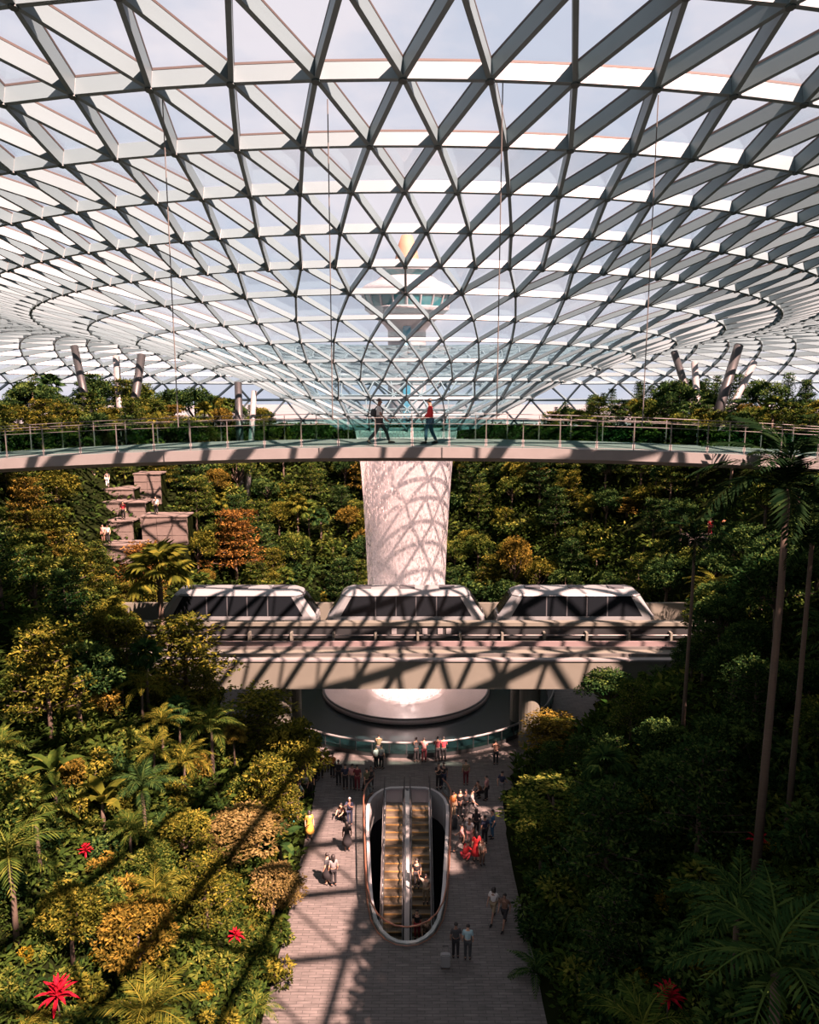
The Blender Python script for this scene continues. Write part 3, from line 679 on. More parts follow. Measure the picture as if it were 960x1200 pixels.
# poses: facing +y.  joints as (x, y, z)
def pose(kind):
    J = dict(pel=(0,0,.93), spi=(0,.0,1.12), che=(0,.01,1.30), nek=(0,.0,1.44), jaw=(0,.025,1.53), hed=(0,.02,1.60), top=(0,.01,1.69),
             sl=(-.17,0,1.38), sr=(.17,0,1.38), el=(-.23,-.03,1.10), er=(.23,-.03,1.10), wl=(-.23,.07,.87), wr=(.23,.07,.87), hl=(-.22,.10,.79), hr=(.22,.10,.79),
             pl=(-.09,0,.90), pr=(.09,0,.90), kl=(-.10,.02,.50), kr=(.10,.02,.50), al=(-.10,-.02,.08), ar=(.10,-.02,.08), tl=(-.11,.15,.04), tr=(.11,.15,.04))
    if kind == 'walk':
        J.update(kl=(-.09,.24,.53), al=(-.09,.38,.10), tl=(-.09,.55,.07), kr=(.09,-.10,.49), ar=(.09,-.42,.14), tr=(.09,-.28,.04),
                 el=(-.22,-.16,1.12), wl=(-.22,-.14,.88), hl=(-.21,-.12,.80), er=(.22,.08,1.12), wr=(.20,.25,.97), hr=(.19,.31,.92))
    if kind == 'lean':
        J.update(spi=(0,.04,1.11), che=(0,.12,1.27), nek=(0,.17,1.39), jaw=(0,.22,1.46), hed=(0,.23,1.53), top=(0,.23,1.62), sl=(-.17,.14,1.34), sr=(.17,.14,1.34),
                 el=(-.24,.22,1.10), er=(.24,.22,1.10), wl=(-.12,.40,1.12), wr=(.12,.40,1.12), hl=(-.05,.45,1.14), hr=(.05,.45,1.14))
    if kind == 'photo':
        J.update(el=(-.24,.18,1.22), er=(.24,.18,1.22), wl=(-.10,.34,1.40), wr=(.10,.34,1.40), hl=(-.06,.38,1.47), hr=(.06,.38,1.47), hed=(0,0,1.60), jaw=(0,.01,1.53), top=(0,-.02,1.69))
    if kind == 'wave':
        J.update(er=(.34,.05,1.55), wr=(.40,.08,1.80), hr=(.42,.09,1.89))
    if kind == 'crouch':
        J.update(pel=(0,-.12,.38), spi=(0,-.05,.55), che=(0,.06,.72), nek=(0,.10,.86), jaw=(0,.15,.93), hed=(0,.15,1.0), top=(0,.14,1.09), sl=(-.17,.08,.80), sr=(.17,.08,.80),
                 el=(-.22,.26,.60), er=(.22,.26,.60), wl=(-.14,.42,.50), wr=(.14,.42,.50), hl=(-.10,.48,.47), hr=(.10,.48,.47), pl=(-.09,-.10,.36), pr=(.09,-.10,.36),
                 kl=(-.14,.26,.48), kr=(.14,.26,.42), al=(-.13,.02,.09), ar=(.13,-.04,.09), tl=(-.13,.18,.04), tr=(.13,.12,.04))
    if kind == 'step':
        J.update(kl=(-.09,.16,.52), al=(-.09,.16,.10), tl=(-.09,.32,.05), kr=(.09,-.06,.49), ar=(.09,-.26,.10), tr=(.09,-.10,.04), er=(.22,.06,1.13), wr=(.19,.22,1.02), hr=(.17,.28,.99), el=(-.22,.02,1.12), wl=(-.18,.20,1.0), hl=(-.16,.26,.97))
    return J
RB = dict(pel=(.135,.10), spi=(.12,.09), che=(.15,.10), nek=(.052,.052), jaw=(.066,.075), hed=(.078,.092), top=(.05,.06), sl=(.06,.06), sr=(.06,.06), el=.042, er=.042, wl=.03, wr=.03, hl=.034, hr=.034,
          pl=(.085,.09), pr=(.085,.09), kl=.058, kr=.058, al=.038, ar=.038, tl=.034, tr=.034)
EB = [('pel','spi'),('spi','che'),('che','nek'),('nek','jaw'),('jaw','hed'),('hed','top'),('che','sl'),('che','sr'),('sl','el'),('el','wl'),('wl','hl'),('sr','er'),('er','wr'),('wr','hr'),
      ('pel','pl'),('pel','pr'),('pl','kl'),('kl','al'),('al','tl'),('pr','kr'),('kr','ar'),('ar','tr')]
def lerp3(a, b, t): return tuple(a[i] + (b[i] - a[i]) * t for i in range(3))
CACHE = {}
def body_mesh(kind):
    if ('b', kind) in CACHE: return CACHE[('b', kind)]
    J = dict(pose(kind)); E = list(EB); rad = dict(RB)
    if kind in ('walk', 'step'):       # hands with separate fingers
        for s in 'lr':
            h, w = Vector(J['h' + s]), Vector(J['w' + s]); d = (h - w).normalized(); side = Vector((0, 1, 0)).cross(d).normalized() if abs(d.y) < .9 else Vector((0, 0, 1)); fw = d.cross(side).normalized()
            rad['h' + s] = (.03, .02)
            for f, (o, ln) in enumerate(((-.030, .075), (-.010, .085), (.010, .08), (.028, .06))):
                a, b = h + fw * o + d * .03, h + fw * o * 1.15 + d * (.03 + ln) + side * .015
                J[f'f{s}{f}a'], J[f'f{s}{f}b'] = tuple(a), tuple(b); rad[f'f{s}{f}a'] = .010; rad[f'f{s}{f}b'] = .007; E += [('h' + s, f'f{s}{f}a'), (f'f{s}{f}a', f'f{s}{f}b')]
            a = h - fw * .05 + d * .02; J[f't{s}h'] = tuple(a); rad[f't{s}h'] = .010; E.append(('w' + s, f't{s}h'))
    # a nose and ears on the head
    hd = Vector(J['hed']); J['nos'] = tuple(hd + Vector((0, .115, -.02))); rad['nos'] = .014; E.append(('hed', 'nos'))
    K = list(J); me = skin('person', [J[k] for k in K], [(K.index(a), K.index(b)) for a, b in E], [rad[k] for k in K], M['skin'])
    CACHE[('b', kind)] = me; return me
def cloth_mesh(kind, what):
    if (what, kind) in CACHE: return CACHE[(what, kind)]
    J = pose(kind)
    if what in ('shirt', 'jacket'):
        f = 1.0 if what == 'jacket' else .55
        J['cl'] = lerp3(J['el'], J['wl'], .9) if what == 'jacket' else lerp3(J['sl'], J['el'], .75); J['cr'] = lerp3(J['er'], J['wr'], .9) if what == 'jacket' else lerp3(J['sr'], J['er'], .75)
        K = ['pel','spi','che','nk2','sl','sr'] + (['el','er'] if what == 'jacket' else []) + ['cl','cr']
        J['nk2'] = lerp3(J['che'], J['nek'], .72); J['pel'] = lerp3(J['pel'], J['spi'], .05)
        q = .018 if what == 'shirt' else .032
        rd = dict(pel=(.15+q,.115+q), spi=(.13+q,.10+q), che=(.155+q,.11+q), nk2=(.075,.075), sl=.072+q*.5, sr=.072+q*.5, el=.056+q*.5, er=.056+q*.5, cl=.05+q*.6, cr=.05+q*.6)
        E = [('pel','spi'),('spi','che'),('che','nk2'),('che','sl'),('che','sr')] + ([('sl','el'),('el','cl'),('sr','er'),('er','cr')] if what == 'jacket' else [('sl','cl'),('sr','cr')])
    elif what == 'trousers' or what == 'shorts':
        t = .93 if what == 'trousers' else .02
        J['el_'] = lerp3(J['kl'], J['al'], t); J['er_'] = lerp3(J['kr'], J['ar'], t)
        K = ['pel','pl','pr','kl','kr'] + (['el_','er_'] if what == 'trousers' else [])
        rd = dict(pel=(.155,.118), pl=(.108,.108), pr=(.108,.108), kl=.078, kr=.078, el_=.062, er_=.062)
        E = [('pel','pl'),('pel','pr'),('pl','kl'),('pr','kr')] + ([('kl','el_'),('kr','er_')] if what == 'trousers' else [])
    elif what == 'skirt':
        p = J['pel']; b = MB(); kz = .42 if kind != 'crouch' else .1
        b.lathe([(.13, p[2]+.16), (.165, p[2]), (.24, (p[2]+kz)/2), (.29, kz), (.27, kz), (.10, p[2])], 16, (p[0], p[1]))
        me = bpy.data.meshes.new('skirt'); me.from_pydata(b.v, [], b.f); me.polygons.foreach_set('use_smooth', [True]*len(me.polygons)); me.materials.append(M['c_black']); CACHE[(what, kind)] = me; return me
    elif what in ('hair', 'long_hair', 'cap'):
        h = Vector(J['hed']); b = MB(); n = 12; vs = []; rows = [(.02, .125), (.55, .118), (1.0, .112), (1.5, .112)] if what != 'long_hair' else [(.02, .128), (.55, .12), (1.0, .118), (1.5, .12), (2.1, .14)]
        for a, r in rows:
            for k in range(n):
                q = 2*math.pi*k/n; front = math.sin(q); aa = a * (1 - .30 * max(0, front)) if a > .6 else a
                vs.append((h.x + r*.86*math.sin(aa)*math.cos(q), h.y - .012 + r*math.sin(aa)*front, h.z + .02 + r*math.cos(aa)))
        if what == 'long_hair':
            for k in range(n):
                q = 2*math.pi*k/n; vs.append((h.x + .085*math.cos(q), h.y - .075 + .035*math.sin(q), h.z - .30))
            rows = rows + [0]
        L = len(rows); fs = [(n*i+k, n*i+(k+1) % n, n*(i+1)+(k+1) % n, n*(i+1)+k) for i in range(L-1) for k in range(n)] + [tuple(range(n))[::-1], tuple(range(n*(L-1), n*L))]
        b.add(vs, fs); me = bpy.data.meshes.new('hair'); me.from_pydata(b.v, [], b.f); me.polygons.foreach_set('use_smooth', [True]*len(me.polygons)); me.materials.append(M['hair']); CACHE[(what, kind)] = me; return me
    elif what == 'shoes':
        for s in 'lr':
            a, t = Vector(J['a'+s]), Vector(J['t'+s]); b = MB()
            heel = a + (a - t).normalized() * .05; d = (t - a); d.normalize(); tip = t + d * .05
            b.tube([heel + Vector((0,0,-.045)), a + Vector((0,0,-.04)), (a+t)/2 + Vector((0,0,-.008)), tip], [.03, .045, .05, .028], 8)
            me = bpy.data.meshes.new('shoe'); me.from_pydata(b.v, [], b.f); me.materials.append(M['c_black']); CACHE[('shoe'+s, kind)] = me
        return None
    elif what == 'backpack':
        c = Vector(J['che']); K = ['a', 'b', 'c']; J = dict(a=(c.x, c.y-.22, c.z-.28), b=(c.x, c.y-.24, c.z-.10), c=(c.x, c.y-.19, c.z+.06)); rd = dict(a=(.15,.12), b=(.16,.14), c=(.13,.09)); E = [('a','b'),('b','c')]
    me = skin(what, [J[k] for k in K], [(K.index(a), K.index(b)) for a, b in E], [rd[k] for k in K], M['c_black']); CACHE[(what, kind)] = me; return me
def person(loc, face, kind, label, top, low, hair='hair', skincol='skin', topkind='shirt', lowkind='trousers', extra=None, h=1.0, group=None, shoes='c_black', hairmat='hair'):
    """face: heading angle in degrees, 0 = looking away from the camera (+y), 90 = looking left (-x)"""
    o = share('person', body_mesh(kind), None, None, M[skincol]); o.location = loc; o.rotation_euler = (0, 0, R(face)); o.scale = (h, h, h)
    tag(o, label, 'person', group)
    share(topkind, cloth_mesh(kind, topkind), o, None, M['c_' + top])
    share(lowkind, cloth_mesh(kind, lowkind), o, None, M['c_' + low])
    share('hair' if hair != 'cap' else 'cap', cloth_mesh(kind, hair), o, None, M[hairmat])
    cloth_mesh(kind, 'shoes')
    for s in 'lr': share('shoe', CACHE[('shoe'+s, kind)], o, None, M[shoes])
    if extra == 'backpack': share('backpack', cloth_mesh(kind, 'backpack'), o, None, M['c_black'])
    if extra == 'strap_pack':
        share('backpack', cloth_mesh(kind, 'backpack'), o, None, M['c_charcoal'])
        for s in (-1, 1):
            MB().tube([(s*.10, -.16, 1.32), (s*.11, -.08, 1.43), (s*.11, .06, 1.42), (s*.12, .15, 1.30), (s*.13, .12, 1.12), (s*.13, -.12, 1.06)], .022, 5).build('shoulder_strap', M['c_charcoal'], o)
    return o

# two walkers on the footbridge
person((-1.18, 30.0, bz(-1.18)), -90, 'walk', 'person in white shirt and dark trousers with dark backpack striding on the bridge', 'white', 'charcoal', skincol='skin_dark', extra='strap_pack', h=1.02)
person((.80, 30.0, bz(.8)), 90, 'step', 'person in red jacket and blue jeans walking on the bridge', 'red', 'jeans', topkind='jacket', skincol='skin_dark', h=1.02)

PPL = [  # px, py of the feet, facing, pose, top, low, options, label
 (344,980,30,'stand','teal','teal',dict(lowkind='skirt',hair='long_hair'),'person in teal dress standing in sunlight left of the escalators'),
 (363,983,200,'stand','yellow','yellow',dict(lowkind='skirt',hair='long_hair'),'person in yellow dress in sunlight left of the escalators'),
 (331,965,80,'crouch','crimson','maroon',dict(),'person in dull red crouching at the left edge of the plaza'),
 (352,946,120,'walk','lightblue','grey',dict(),'person in pale blue top at the left shade edge'),
 (358,936,150,'stand','white','black',dict(),'person in white top and black trousers behind the pale blue one'),
 (364,934,200,'stand','black','black',dict(),'person all in black beside the white top at the shade edge'),
 (410,967,170,'photo','navy','navy',dict(hair='cap',hairmat='c_white'),'person in navy with white cap at the shade edge near the escalators'),
 (402,961,140,'crouch','brown','black',dict(),'person in brown crouching beside the white capped person'),
 (407,997,10,'stand','black','black',dict(lowkind='skirt',hair='long_hair'),'person in long black dress standing in sunlight left of the escalators'),
 (384,1036,60,'stand','charcoal','black',dict(lowkind='skirt'),'person in wide charcoal dress lower left of the escalators'),
 (391,1038,20,'stand','grey','black',dict(hair='long_hair'),'person in grey top beside the wide charcoal dress'),
 (397,920,0,'stand','black','black',dict(),'person in black at the left end of the shaded row'),
 (405,925,10,'stand','navy','black',dict(),'person in navy second from left in the shaded row'),
 (413,925,-10,'stand','pink','charcoal',dict(),'person in pink top in the shaded row before the pool'),
 (419,926,0,'stand','maroon','maroon',dict(),'person in maroon right of the pink top in the shaded row'),
 (430,930,30,'walk','olive','black',dict(),'person in olive top walking just left of the escalator landing'),
 (435,924,200,'stand','charcoal','black',dict(h=.9),'shorter person in charcoal left of the escalator landing'),
 (353,912,60,'stand','charcoal','black',dict(),'person in charcoal at the far left of the shaded crowd'),
 (362,914,80,'stand','black','black',dict(extra='backpack'),'person in black with backpack in the left shaded crowd'),
 (370,915,-30,'stand','navy','black',dict(),'person in navy among the left shaded crowd'),
 (376,912,10,'stand','maroon','black',dict(),'person in dark red top among the left shaded crowd'),
 (383,905,0,'lean','charcoal','black',dict(),'person in charcoal leaning at the rail, leftmost there'),
 (390,911,-20,'stand','orange','black',dict(),'person in orange top in the left shaded crowd'),
 (444,889,0,'lean','olive','charcoal',dict(),'person in olive leaning on the pool rail alone'),
 (441,901,40,'stand','white','black',dict(h=.95),'person in white top behind the lone one at the rail'),
 (447,901,-30,'stand','grey','black',dict(),'person in grey top behind the lone one at the rail'),
 (488,893,0,'lean','charcoal','black',dict(),'person in charcoal at the rail beside the pink top'),
 (497,893,0,'lean','pink','maroon',dict(),'person in pink top at the pool rail'),
 (513,892,0,'lean','maroon','black',dict(),'person in maroon at the rail, left of a pair'),
 (520,892,0,'lean','crimson','black',dict(),'person in dull red at the rail, right of a pair'),
 (581,896,0,'lean','brown','black',dict(),'person in brown at the right end of the pool rail'),
 (514,924,190,'photo','black','black',dict(),'person in black raising a phone right of the escalator landing'),
 (520,923,170,'stand','charcoal','navy',dict(),'person in charcoal beside the one raising a phone'),
 (546,920,10,'stand','khaki','maroon',dict(),'person in khaki top standing alone in shade right of the landing'),
 (562,934,120,'crouch','brown','black',dict(),'person in brown crouching beside the pink top at right shade'),
 (570,938,60,'stand','pink','black',dict(h=.95),'person in pale pink top at the right shade edge'),
 (588,934,-40,'walk','navy','grey',dict(),'person in navy walking at the right of the plaza in shade'),
 (531,958,-150,'stand','orange','khaki',dict(),'person in orange top beside the escalator rail at right'),
 (539,957,200,'stand','black','black',dict(extra='backpack'),'person in black with backpack at the right shade edge'),
 (546,957,150,'walk','charcoal','black',dict(),'person in charcoal walking at the right shade edge'),
 (553,957,-100,'walk','white','grey',dict(),'person in white top and grey trousers at right shade edge'),
 (558,981,0,'stand','black','black',dict(hair='long_hair'),'person in black with long hair in sunlight right of escalators'),
 (568,989,20,'stand','navy','black',dict(),'person in dark navy in sunlight right of the escalators'),
 (577,982,100,'stand','blue','blue',dict(),'person in blue clothes in sunlight right of the escalators'),
 (550,992,160,'stand','white','pink',dict(),'person in white top and pink trousers right of the escalators'),
 (541,999,80,'walk','pink','black',dict(),'person in pink top walking close to the escalator rail'),
 (558,1009,10,'stand','red','red',dict(lowkind='skirt',hair='long_hair'),'person in bright red dress right of the escalators'),
 (546,1008,-60,'crouch','red','crimson',dict(),'person in red crouching beside the bright red dress'),
 (565,1013,200,'stand','cream','brown',dict(h=.85),'small person in cream top beside the red dress'),
 (578,1078,150,'walk','white','khaki',dict(lowkind='shorts',hair='long_hair'),'person in white top and shorts below the right tree'),
 (591,1086,150,'walk','brown','black',dict(lowkind='shorts'),'person in brown top and dark shorts below the right tree'),
 (534,1122,5,'stand','charcoal','black',dict(),'person in dark top pulling the white suitcase'),
 (548,1124,-5,'stand','lightblue','charcoal',dict(),'person in pale blue shirt beside the suitcase puller'),
]
for px, py, f, k, t, lo, op, lab in PPL:
    p = at_z(px, py, 0.0)
    person((p.x, p.y, 0), f, k, lab, t, lo, skincol='skin' if (px * 7 + py) % 3 else 'skin_dark', **op)
for px, D, f, k, t, lo, op, lab in [(491, 38.6, 170, 'stand', 'black', 'black', {}, 'person in black riding the right escalator, farther pair'), (499, 37.9, 180, 'wave', 'cream', 'khaki', {}, 'person in cream top riding the right escalator with arm raised'),
                             (491, 36.3, 175, 'stand', 'black', 'crimson', {}, 'person in dark top and red trousers riding the right escalator'), (499, 35.9, 185, 'stand', 'brown', 'black', {}, 'person in brown top riding the right escalator, nearer pair')]:
    x = EC + .78 + (-.24 if px < 495 else .24)
    z = -(math.floor((ESC_TOP - D) / .4) - 1) * .4 * ESC_SL - .02 if True else 0
    person((x, D, z), f, k, lab, t, lo, **op)
def terr_person(k, f, t, lo, lab):
    x, y, w, z = TERR[k]; person((x + f * (w - .8) * .85, y + .7, z + .12), 180 + 25 * f, 'stand', lab, t, lo)
terr_person(0, -.7, 'white', 'pink', 'person in white top and pink trousers on the upper left stone terrace')
terr_person(0, -.45, 'cream', 'navy', 'person in cream top and navy trousers on the upper left stone terrace')
terr_person(0, .1, 'grey', 'white', 'person in grey top and white trousers on the upper left stone terrace')
terr_person(6, -.6, 'pink', 'brown', 'person in pink top on the lowest left stone terrace')
terr_person(6, -.4, 'white', 'black', 'person in white top and black trousers on the lowest left stone terrace')
terr_person(3, .6, 'crimson', 'black', 'person in dull red on the middle left stone terrace')
terr_person(5, -.5, 'white', 'charcoal', 'person in white top on the wide left stone terrace')
terr_person(8, -.1, 'red', 'crimson', 'person in red on the right stone terrace')
terr_person(8, .5, 'orange', 'brown', 'person in orange on the right stone terrace')

# luggage
def suitcase(px, py, m, label, rz=0, tall=.62):
    p = at_z(px, py, 0); root = empty('suitcase', (p.x, p.y, 0), R(rz)); tag(root, label, 'suitcase')
    b = bmesh.new(); bmesh.ops.create_cube(b, size=1, matrix=Matrix.Translation((0, 0, .07 + tall/2)) @ Matrix.Diagonal((.42, .26, tall, 1))); bmesh.ops.bevel(b, geom=b.edges[:], offset=.04, segments=2, affect='EDGES')
    me = bpy.data.meshes.new('shell'); b.to_mesh(me); b.free(); me.materials.append(M[m]); link(bpy.data.objects.new('shell', me), root)
    for x in (-.12, .12): MB().tube([(x, .06, .07 + tall), (x, .06, 1.0)], .012, 5).build('handle_bar', M['steel_grey'], root)
    MB().tube([(-.13, .06, 1.0), (.13, .06, 1.0)], .02, 5).build('grip', M['black'], root)
    for x in (-.16, .16):
        for y in (-.08, .08): MB().tube([(x-.015, y, .035), (x+.015, y, .035)], .035, 10).build('wheel', M['black'], root)
suitcase(522, 1134, 'white', 'white upright suitcase trailing behind the dark-topped person')
suitcase(533, 970, 'c_charcoal', 'dark suitcase beside the person in orange near the escalator rail', 90)

# ------------------------------------------------------------------ plants
def leaf_quads(P, D, N, L, W, fold=.12, droop=.1):
    P, D, N = (np.asarray(a, dtype=float) for a in (P, D, N)); n = len(P)
    D = D / np.linalg.norm(D, axis=1, keepdims=True); S = np.cross(D, N); S /= np.linalg.norm(S, axis=1, keepdims=True) + 1e-9; U = np.cross(S, D)
    L = np.broadcast_to(L, (n,))[:, None]; W = np.broadcast_to(W, (n,))[:, None]
    V = np.stack([P, P + D*L*.5 + S*W*.5 + U*W*fold, P + D*L - U*L*droop, P + D*L*.5 - S*W*.5 + U*W*fold], 1).reshape(-1, 3)
    return V, np.arange(4*n).reshape(-1, 4)
def clump_leaves(rg, centers, radii, n, L, W, up=.6, flat=1.0):
    """centers (k,3), radii (k,2: horizontal, vertical)"""
    k = len(centers); idx = rg.integers(0, k, n); q = rg.normal(size=(n, 3)); q /= np.linalg.norm(q, axis=1, keepdims=True)
    rr = rg.uniform(.45, 1, n)[:, None] ** .6; rad = np.stack([radii[idx, 0], radii[idx, 0], radii[idx, 1]], 1)
    P = centers[idx] + q * rr * rad
    D = q * np.array([1, 1, .35 * flat]) + rg.normal(size=(n, 3)) * .45; N = rg.normal(size=(n, 3)) * .55 + np.array([0, 0, up])
    tint = np.clip(.45 + .16 * rg.normal(size=k)[idx] + .26 * rg.normal(size=n) + .2 * q[:, 2], 0, 1)  # random leaf tone, plus clump tops tinted lighter as painted highlight
    V, F = leaf_quads(P, D, N, L * rg.uniform(.7, 1.25, n), W * rg.uniform(.8, 1.2, n)); return V, F, tint
PROTO = {}
def plant_root(name, parts):
    root = empty(name)
    for nm, me, kind in parts:
        o = bpy.data.objects.new(nm, me); link(o, root)
        if kind: o['kind'] = kind
    return root
def mesh_of(b, name, m, smooth=True):
    me = bpy.data.meshes.new(name); me.from_pydata(b.v, [], b.f); me.materials.append(m)
    if smooth: me.polygons.foreach_set('use_smooth', [True]*len(me.polygons))
    return me
def proto_layered(i):
    rg = np.random.default_rng(100 + i); b = MB(); H = 6.2; C, Rd = [], []
    b.tube([(0,0,-.8), (.05,0,1.5), (-.05,.06,3.5), (0,0,H)], [.17,.13,.10,.03], 7)
    for t in range(6):
        z = 2.0 + t * .82 + rg.uniform(-.1, .1); rad = (2.5 - .28*t) * rg.uniform(.85, 1.1); nb = 6 - t // 3; a0 = rg.uniform(0, 6)
        for k in range(nb):
            a = a0 + 2*math.pi*k/nb + rg.uniform(-.3, .3); l = rad * rg.uniform(.7, 1.1); e = (l*math.cos(a), l*math.sin(a), z + .3 + .12*l)
            b.tube([(0,0,z-.15), (e[0]*.5, e[1]*.5, z+.18), e], [.05,.035,.015], 4)
            for s in (.4, .7, 1.0): C.append((e[0]*s + rg.uniform(-.25,.25), e[1]*s + rg.uniform(-.25,.25), z + .1 + .3*s + rg.uniform(-.08,.12))); Rd.append((.58, .20))
    C.append((0,0,H)); Rd.append((.7,.35))
    V, F, T = clump_leaves(rg, np.array(C), np.array(Rd), 4200, .27, .12, 1.1, .4)
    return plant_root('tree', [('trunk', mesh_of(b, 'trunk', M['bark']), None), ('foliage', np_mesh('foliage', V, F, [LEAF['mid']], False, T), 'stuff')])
def proto_round(i):
    rg = np.random.default_rng(200 + i); b = MB(); C, Rd = [], []
    b.tube([(0,0,-.8), (.06,0,1.2), (0,.08,2.6), (0,0,4.6)], [.2,.16,.12,.04], 7)
    for k in range(30):
        q = rg.normal(size=3); q /= np.linalg.norm(q); q[2] = abs(q[2]) * 1.1 - .35; r = rg.uniform(.75, 1.05); c = (q[0]*2.0*r, q[1]*2.0*r, 4.0 + q[2]*1.9*r); C.append(c); Rd.append((.75, .5))
        if k % 3 == 0: b.tube([(0,0,2.2), (c[0]*.5, c[1]*.5, 3.2), c], [.08,.05,.02], 4)
    V, F, T = clump_leaves(rg, np.array(C), np.array(Rd), 4400, .27, .135, .7, .8)
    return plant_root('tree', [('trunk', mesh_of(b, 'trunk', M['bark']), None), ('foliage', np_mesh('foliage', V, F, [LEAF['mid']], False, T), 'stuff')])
def proto_column(i):
    rg = np.random.default_rng(300 + i); b = MB(); C, Rd = [], []
    b.tube([(0,0,-.8), (0,0,3), (.03,0,7.6)], [.16,.11,.02], 7)
    for t in range(15):
        z = 1.1 + t * .45; rad = 1.35 * (1 - (t / 17.0) ** 1.5) * rg.uniform(.85, 1.1); nb = 5; a0 = rg.uniform(0, 6)
        for k in range(nb):
            a = a0 + 2*math.pi*k/nb; e = (rad*math.cos(a), rad*math.sin(a), z + .25); b.tube([(0,0,z), e], [.03,.01], 3)
            for s in (.5, .95): C.append((e[0]*s, e[1]*s, z + .2*s)); Rd.append((.36, .16))
    C.append((0,0,7.5)); Rd.append((.2,.4))
    V, F, T = clump_leaves(rg, np.array(C), np.array(Rd), 2200, .27, .10, .8, .5)
    return plant_root('conifer', [('trunk', mesh_of(b, 'trunk', M['bark']), None), ('foliage', np_mesh('foliage', V, F, [LEAF['dark']], False, T), 'stuff')])
def proto_shrub(i):
    rg = np.random.default_rng(400 + i); b = MB(); C, Rd = [], []
    for k in range(9):
        a = rg.uniform(0, 6.28); r = rg.uniform(.1, .8); e = (r*math.cos(a), r*math.sin(a), rg.uniform(.5, 1.5)); b.tube([(0,0,-.4), (e[0]*.4, e[1]*.4, .4), e], [.035,.025,.012], 4); C.append(e); Rd.append((.48, .38))
    V, F, T = clump_leaves(rg, np.array(C), np.array(Rd), 900, .30, .13, .8, .8)
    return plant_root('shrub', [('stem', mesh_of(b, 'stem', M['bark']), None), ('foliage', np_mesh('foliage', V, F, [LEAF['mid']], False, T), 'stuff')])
def frond_feather(rg, L, m, nl=20, lw=.07, ll=.55, arch=.55, lift=.9):
    """frond along +x, arching; one mesh with rachis and leaflets as quads"""
    t = np.linspace(.08, 1, nl); x = L * (t * math.cos(.35) ); z = L * (lift * t - (arch + lift*.55) * t * t); pts = np.stack([x, 0*x, z], 1)
    tan = np.gradient(pts, axis=0); P, D, N = [], [], []
    for s in (-1, 1):
        P.append(pts); d = tan / np.linalg.norm(tan, axis=1, keepdims=True) * .75 + np.array([0, s*.85, 0]) + np.array([0, 0, -.22]); D.append(d); N.append(np.tile([0, -s*.25, 1.], (nl, 1)))
    l = ll * np.concatenate([np.sin(np.pi * (t*.86 + .10)) * 1.0 + .12] * 2)
    V, F = leaf_quads(np.concatenate(P), np.concatenate(D) + rg.normal(size=(2*nl, 3))*.06, np.concatenate(N), l, lw, .1, .12)
    # rachis: thin folded strip
    w = np.linspace(.035, .006, nl); A = pts + np.stack([0*w, w, 0*w], 1); B = pts - np.stack([0*w, w, 0*w], 1) ; n0 = len(V); V = np.concatenate([V, A, B]); Fr = [(n0+i, n0+i+1, n0+nl+i+1, n0+nl+i) for i in range(nl-1)]
    F = np.concatenate([F, np.array(Fr)]); tint = np.concatenate([np.clip(.5 + .2*rg.normal(size=2*nl), 0, 1), np.full(nl-1, .8)])
    return np_mesh('frond', V, F, [LEAF[m]], False, tint)
def frond_fan(rg, m, st=.9, R_=.95, nb=16):
    a = np.linspace(-2.1, 2.1, nb); P = np.tile([st, 0, st*.5], (nb, 1)); D = np.stack([np.cos(a), np.sin(a), -.28 - .1*np.abs(a)], 1); N = np.tile([-.3, 0, 1.], (nb, 1))
    V, F = leaf_quads(P, D, N, R_ * (1 - .12*np.abs(a)/2.1), .21, .15, .22)
    n0 = len(V); pet = np.array([(0,.02,0),(0,-.02,0),(st,-.02,st*.5),(st,.02,st*.5)]); V = np.concatenate([V, pet]); F = np.concatenate([F, [[n0,n0+1,n0+2,n0+3]]])
    return np_mesh('frond', V, F, [LEAF[m]], False, np.clip(.45 + .2*rg.normal(size=nb+1), 0, 1))
def crown_parts(root, meshes, n, z, rg, tilt=(-.35, .9), leafname='frond'):
    for k in range(n):
        a = 2.399 * k; f = k / max(1, n - 1); el = tilt[1] + (tilt[0] - tilt[1]) * f + rg.uniform(-.1, .1)
        Mx = Matrix.Translation((0, 0, z)) @ Matrix.Rotation(a, 4, 'Z') @ Matrix.Rotation(-el, 4, 'Y') @ Matrix.Diagonal((*(rg.uniform(.85, 1.1),)*3, 1))
        share(leafname, meshes[k % len(meshes)], root, Mx)
def proto_fanpalm(i):
    rg = np.random.default_rng(500 + i); b = MB(); H = 5.0; b.tube([(0,0,-1), (.05,0,2), (0,.05,H)], [.16,.12,.11], 8); root = plant_root('fan_palm', [('trunk', mesh_of(b, 'trunk', M['palm_bark']), None)])
    crown_parts(root, [frond_fan(rg, 'dark') for _ in range(3)], 20, H, rg, (-.6, 1.2)); return root
def proto_featherpalm(i, H=3.2, n=15, L=2.6):
    rg = np.random.default_rng(600 + i); b = MB(); b.tube([(0,0,-1), (.06,0,H*.5), (0,.04,H)], [.15,.11,.09], 8); root = plant_root('palm', [('trunk', mesh_of(b, 'trunk', M['palm_bark']), None)])
    crown_parts(root, [frond_feather(rg, L, 'mid') for _ in range(3)], n, H, rg, (-.25, 1.0)); return root
def proto_tallpalm(i, H=15.0):
    rg = np.random.default_rng(650 + i); b = MB(); b.tube([(0,0,-1), (.05,.0,H*.4), (.1,.02,H*.75), (.05,0,H)], [.17,.13,.11,.10], 8); root = plant_root('tall_palm', [('trunk', mesh_of(b, 'trunk', M['palm_bark']), None)])
    crown_parts(root, [frond_feather(rg, 3.0, 'dark', 24, .10, .75) for _ in range(3)], 18, H, rg, (-.55, 1.1)); return root
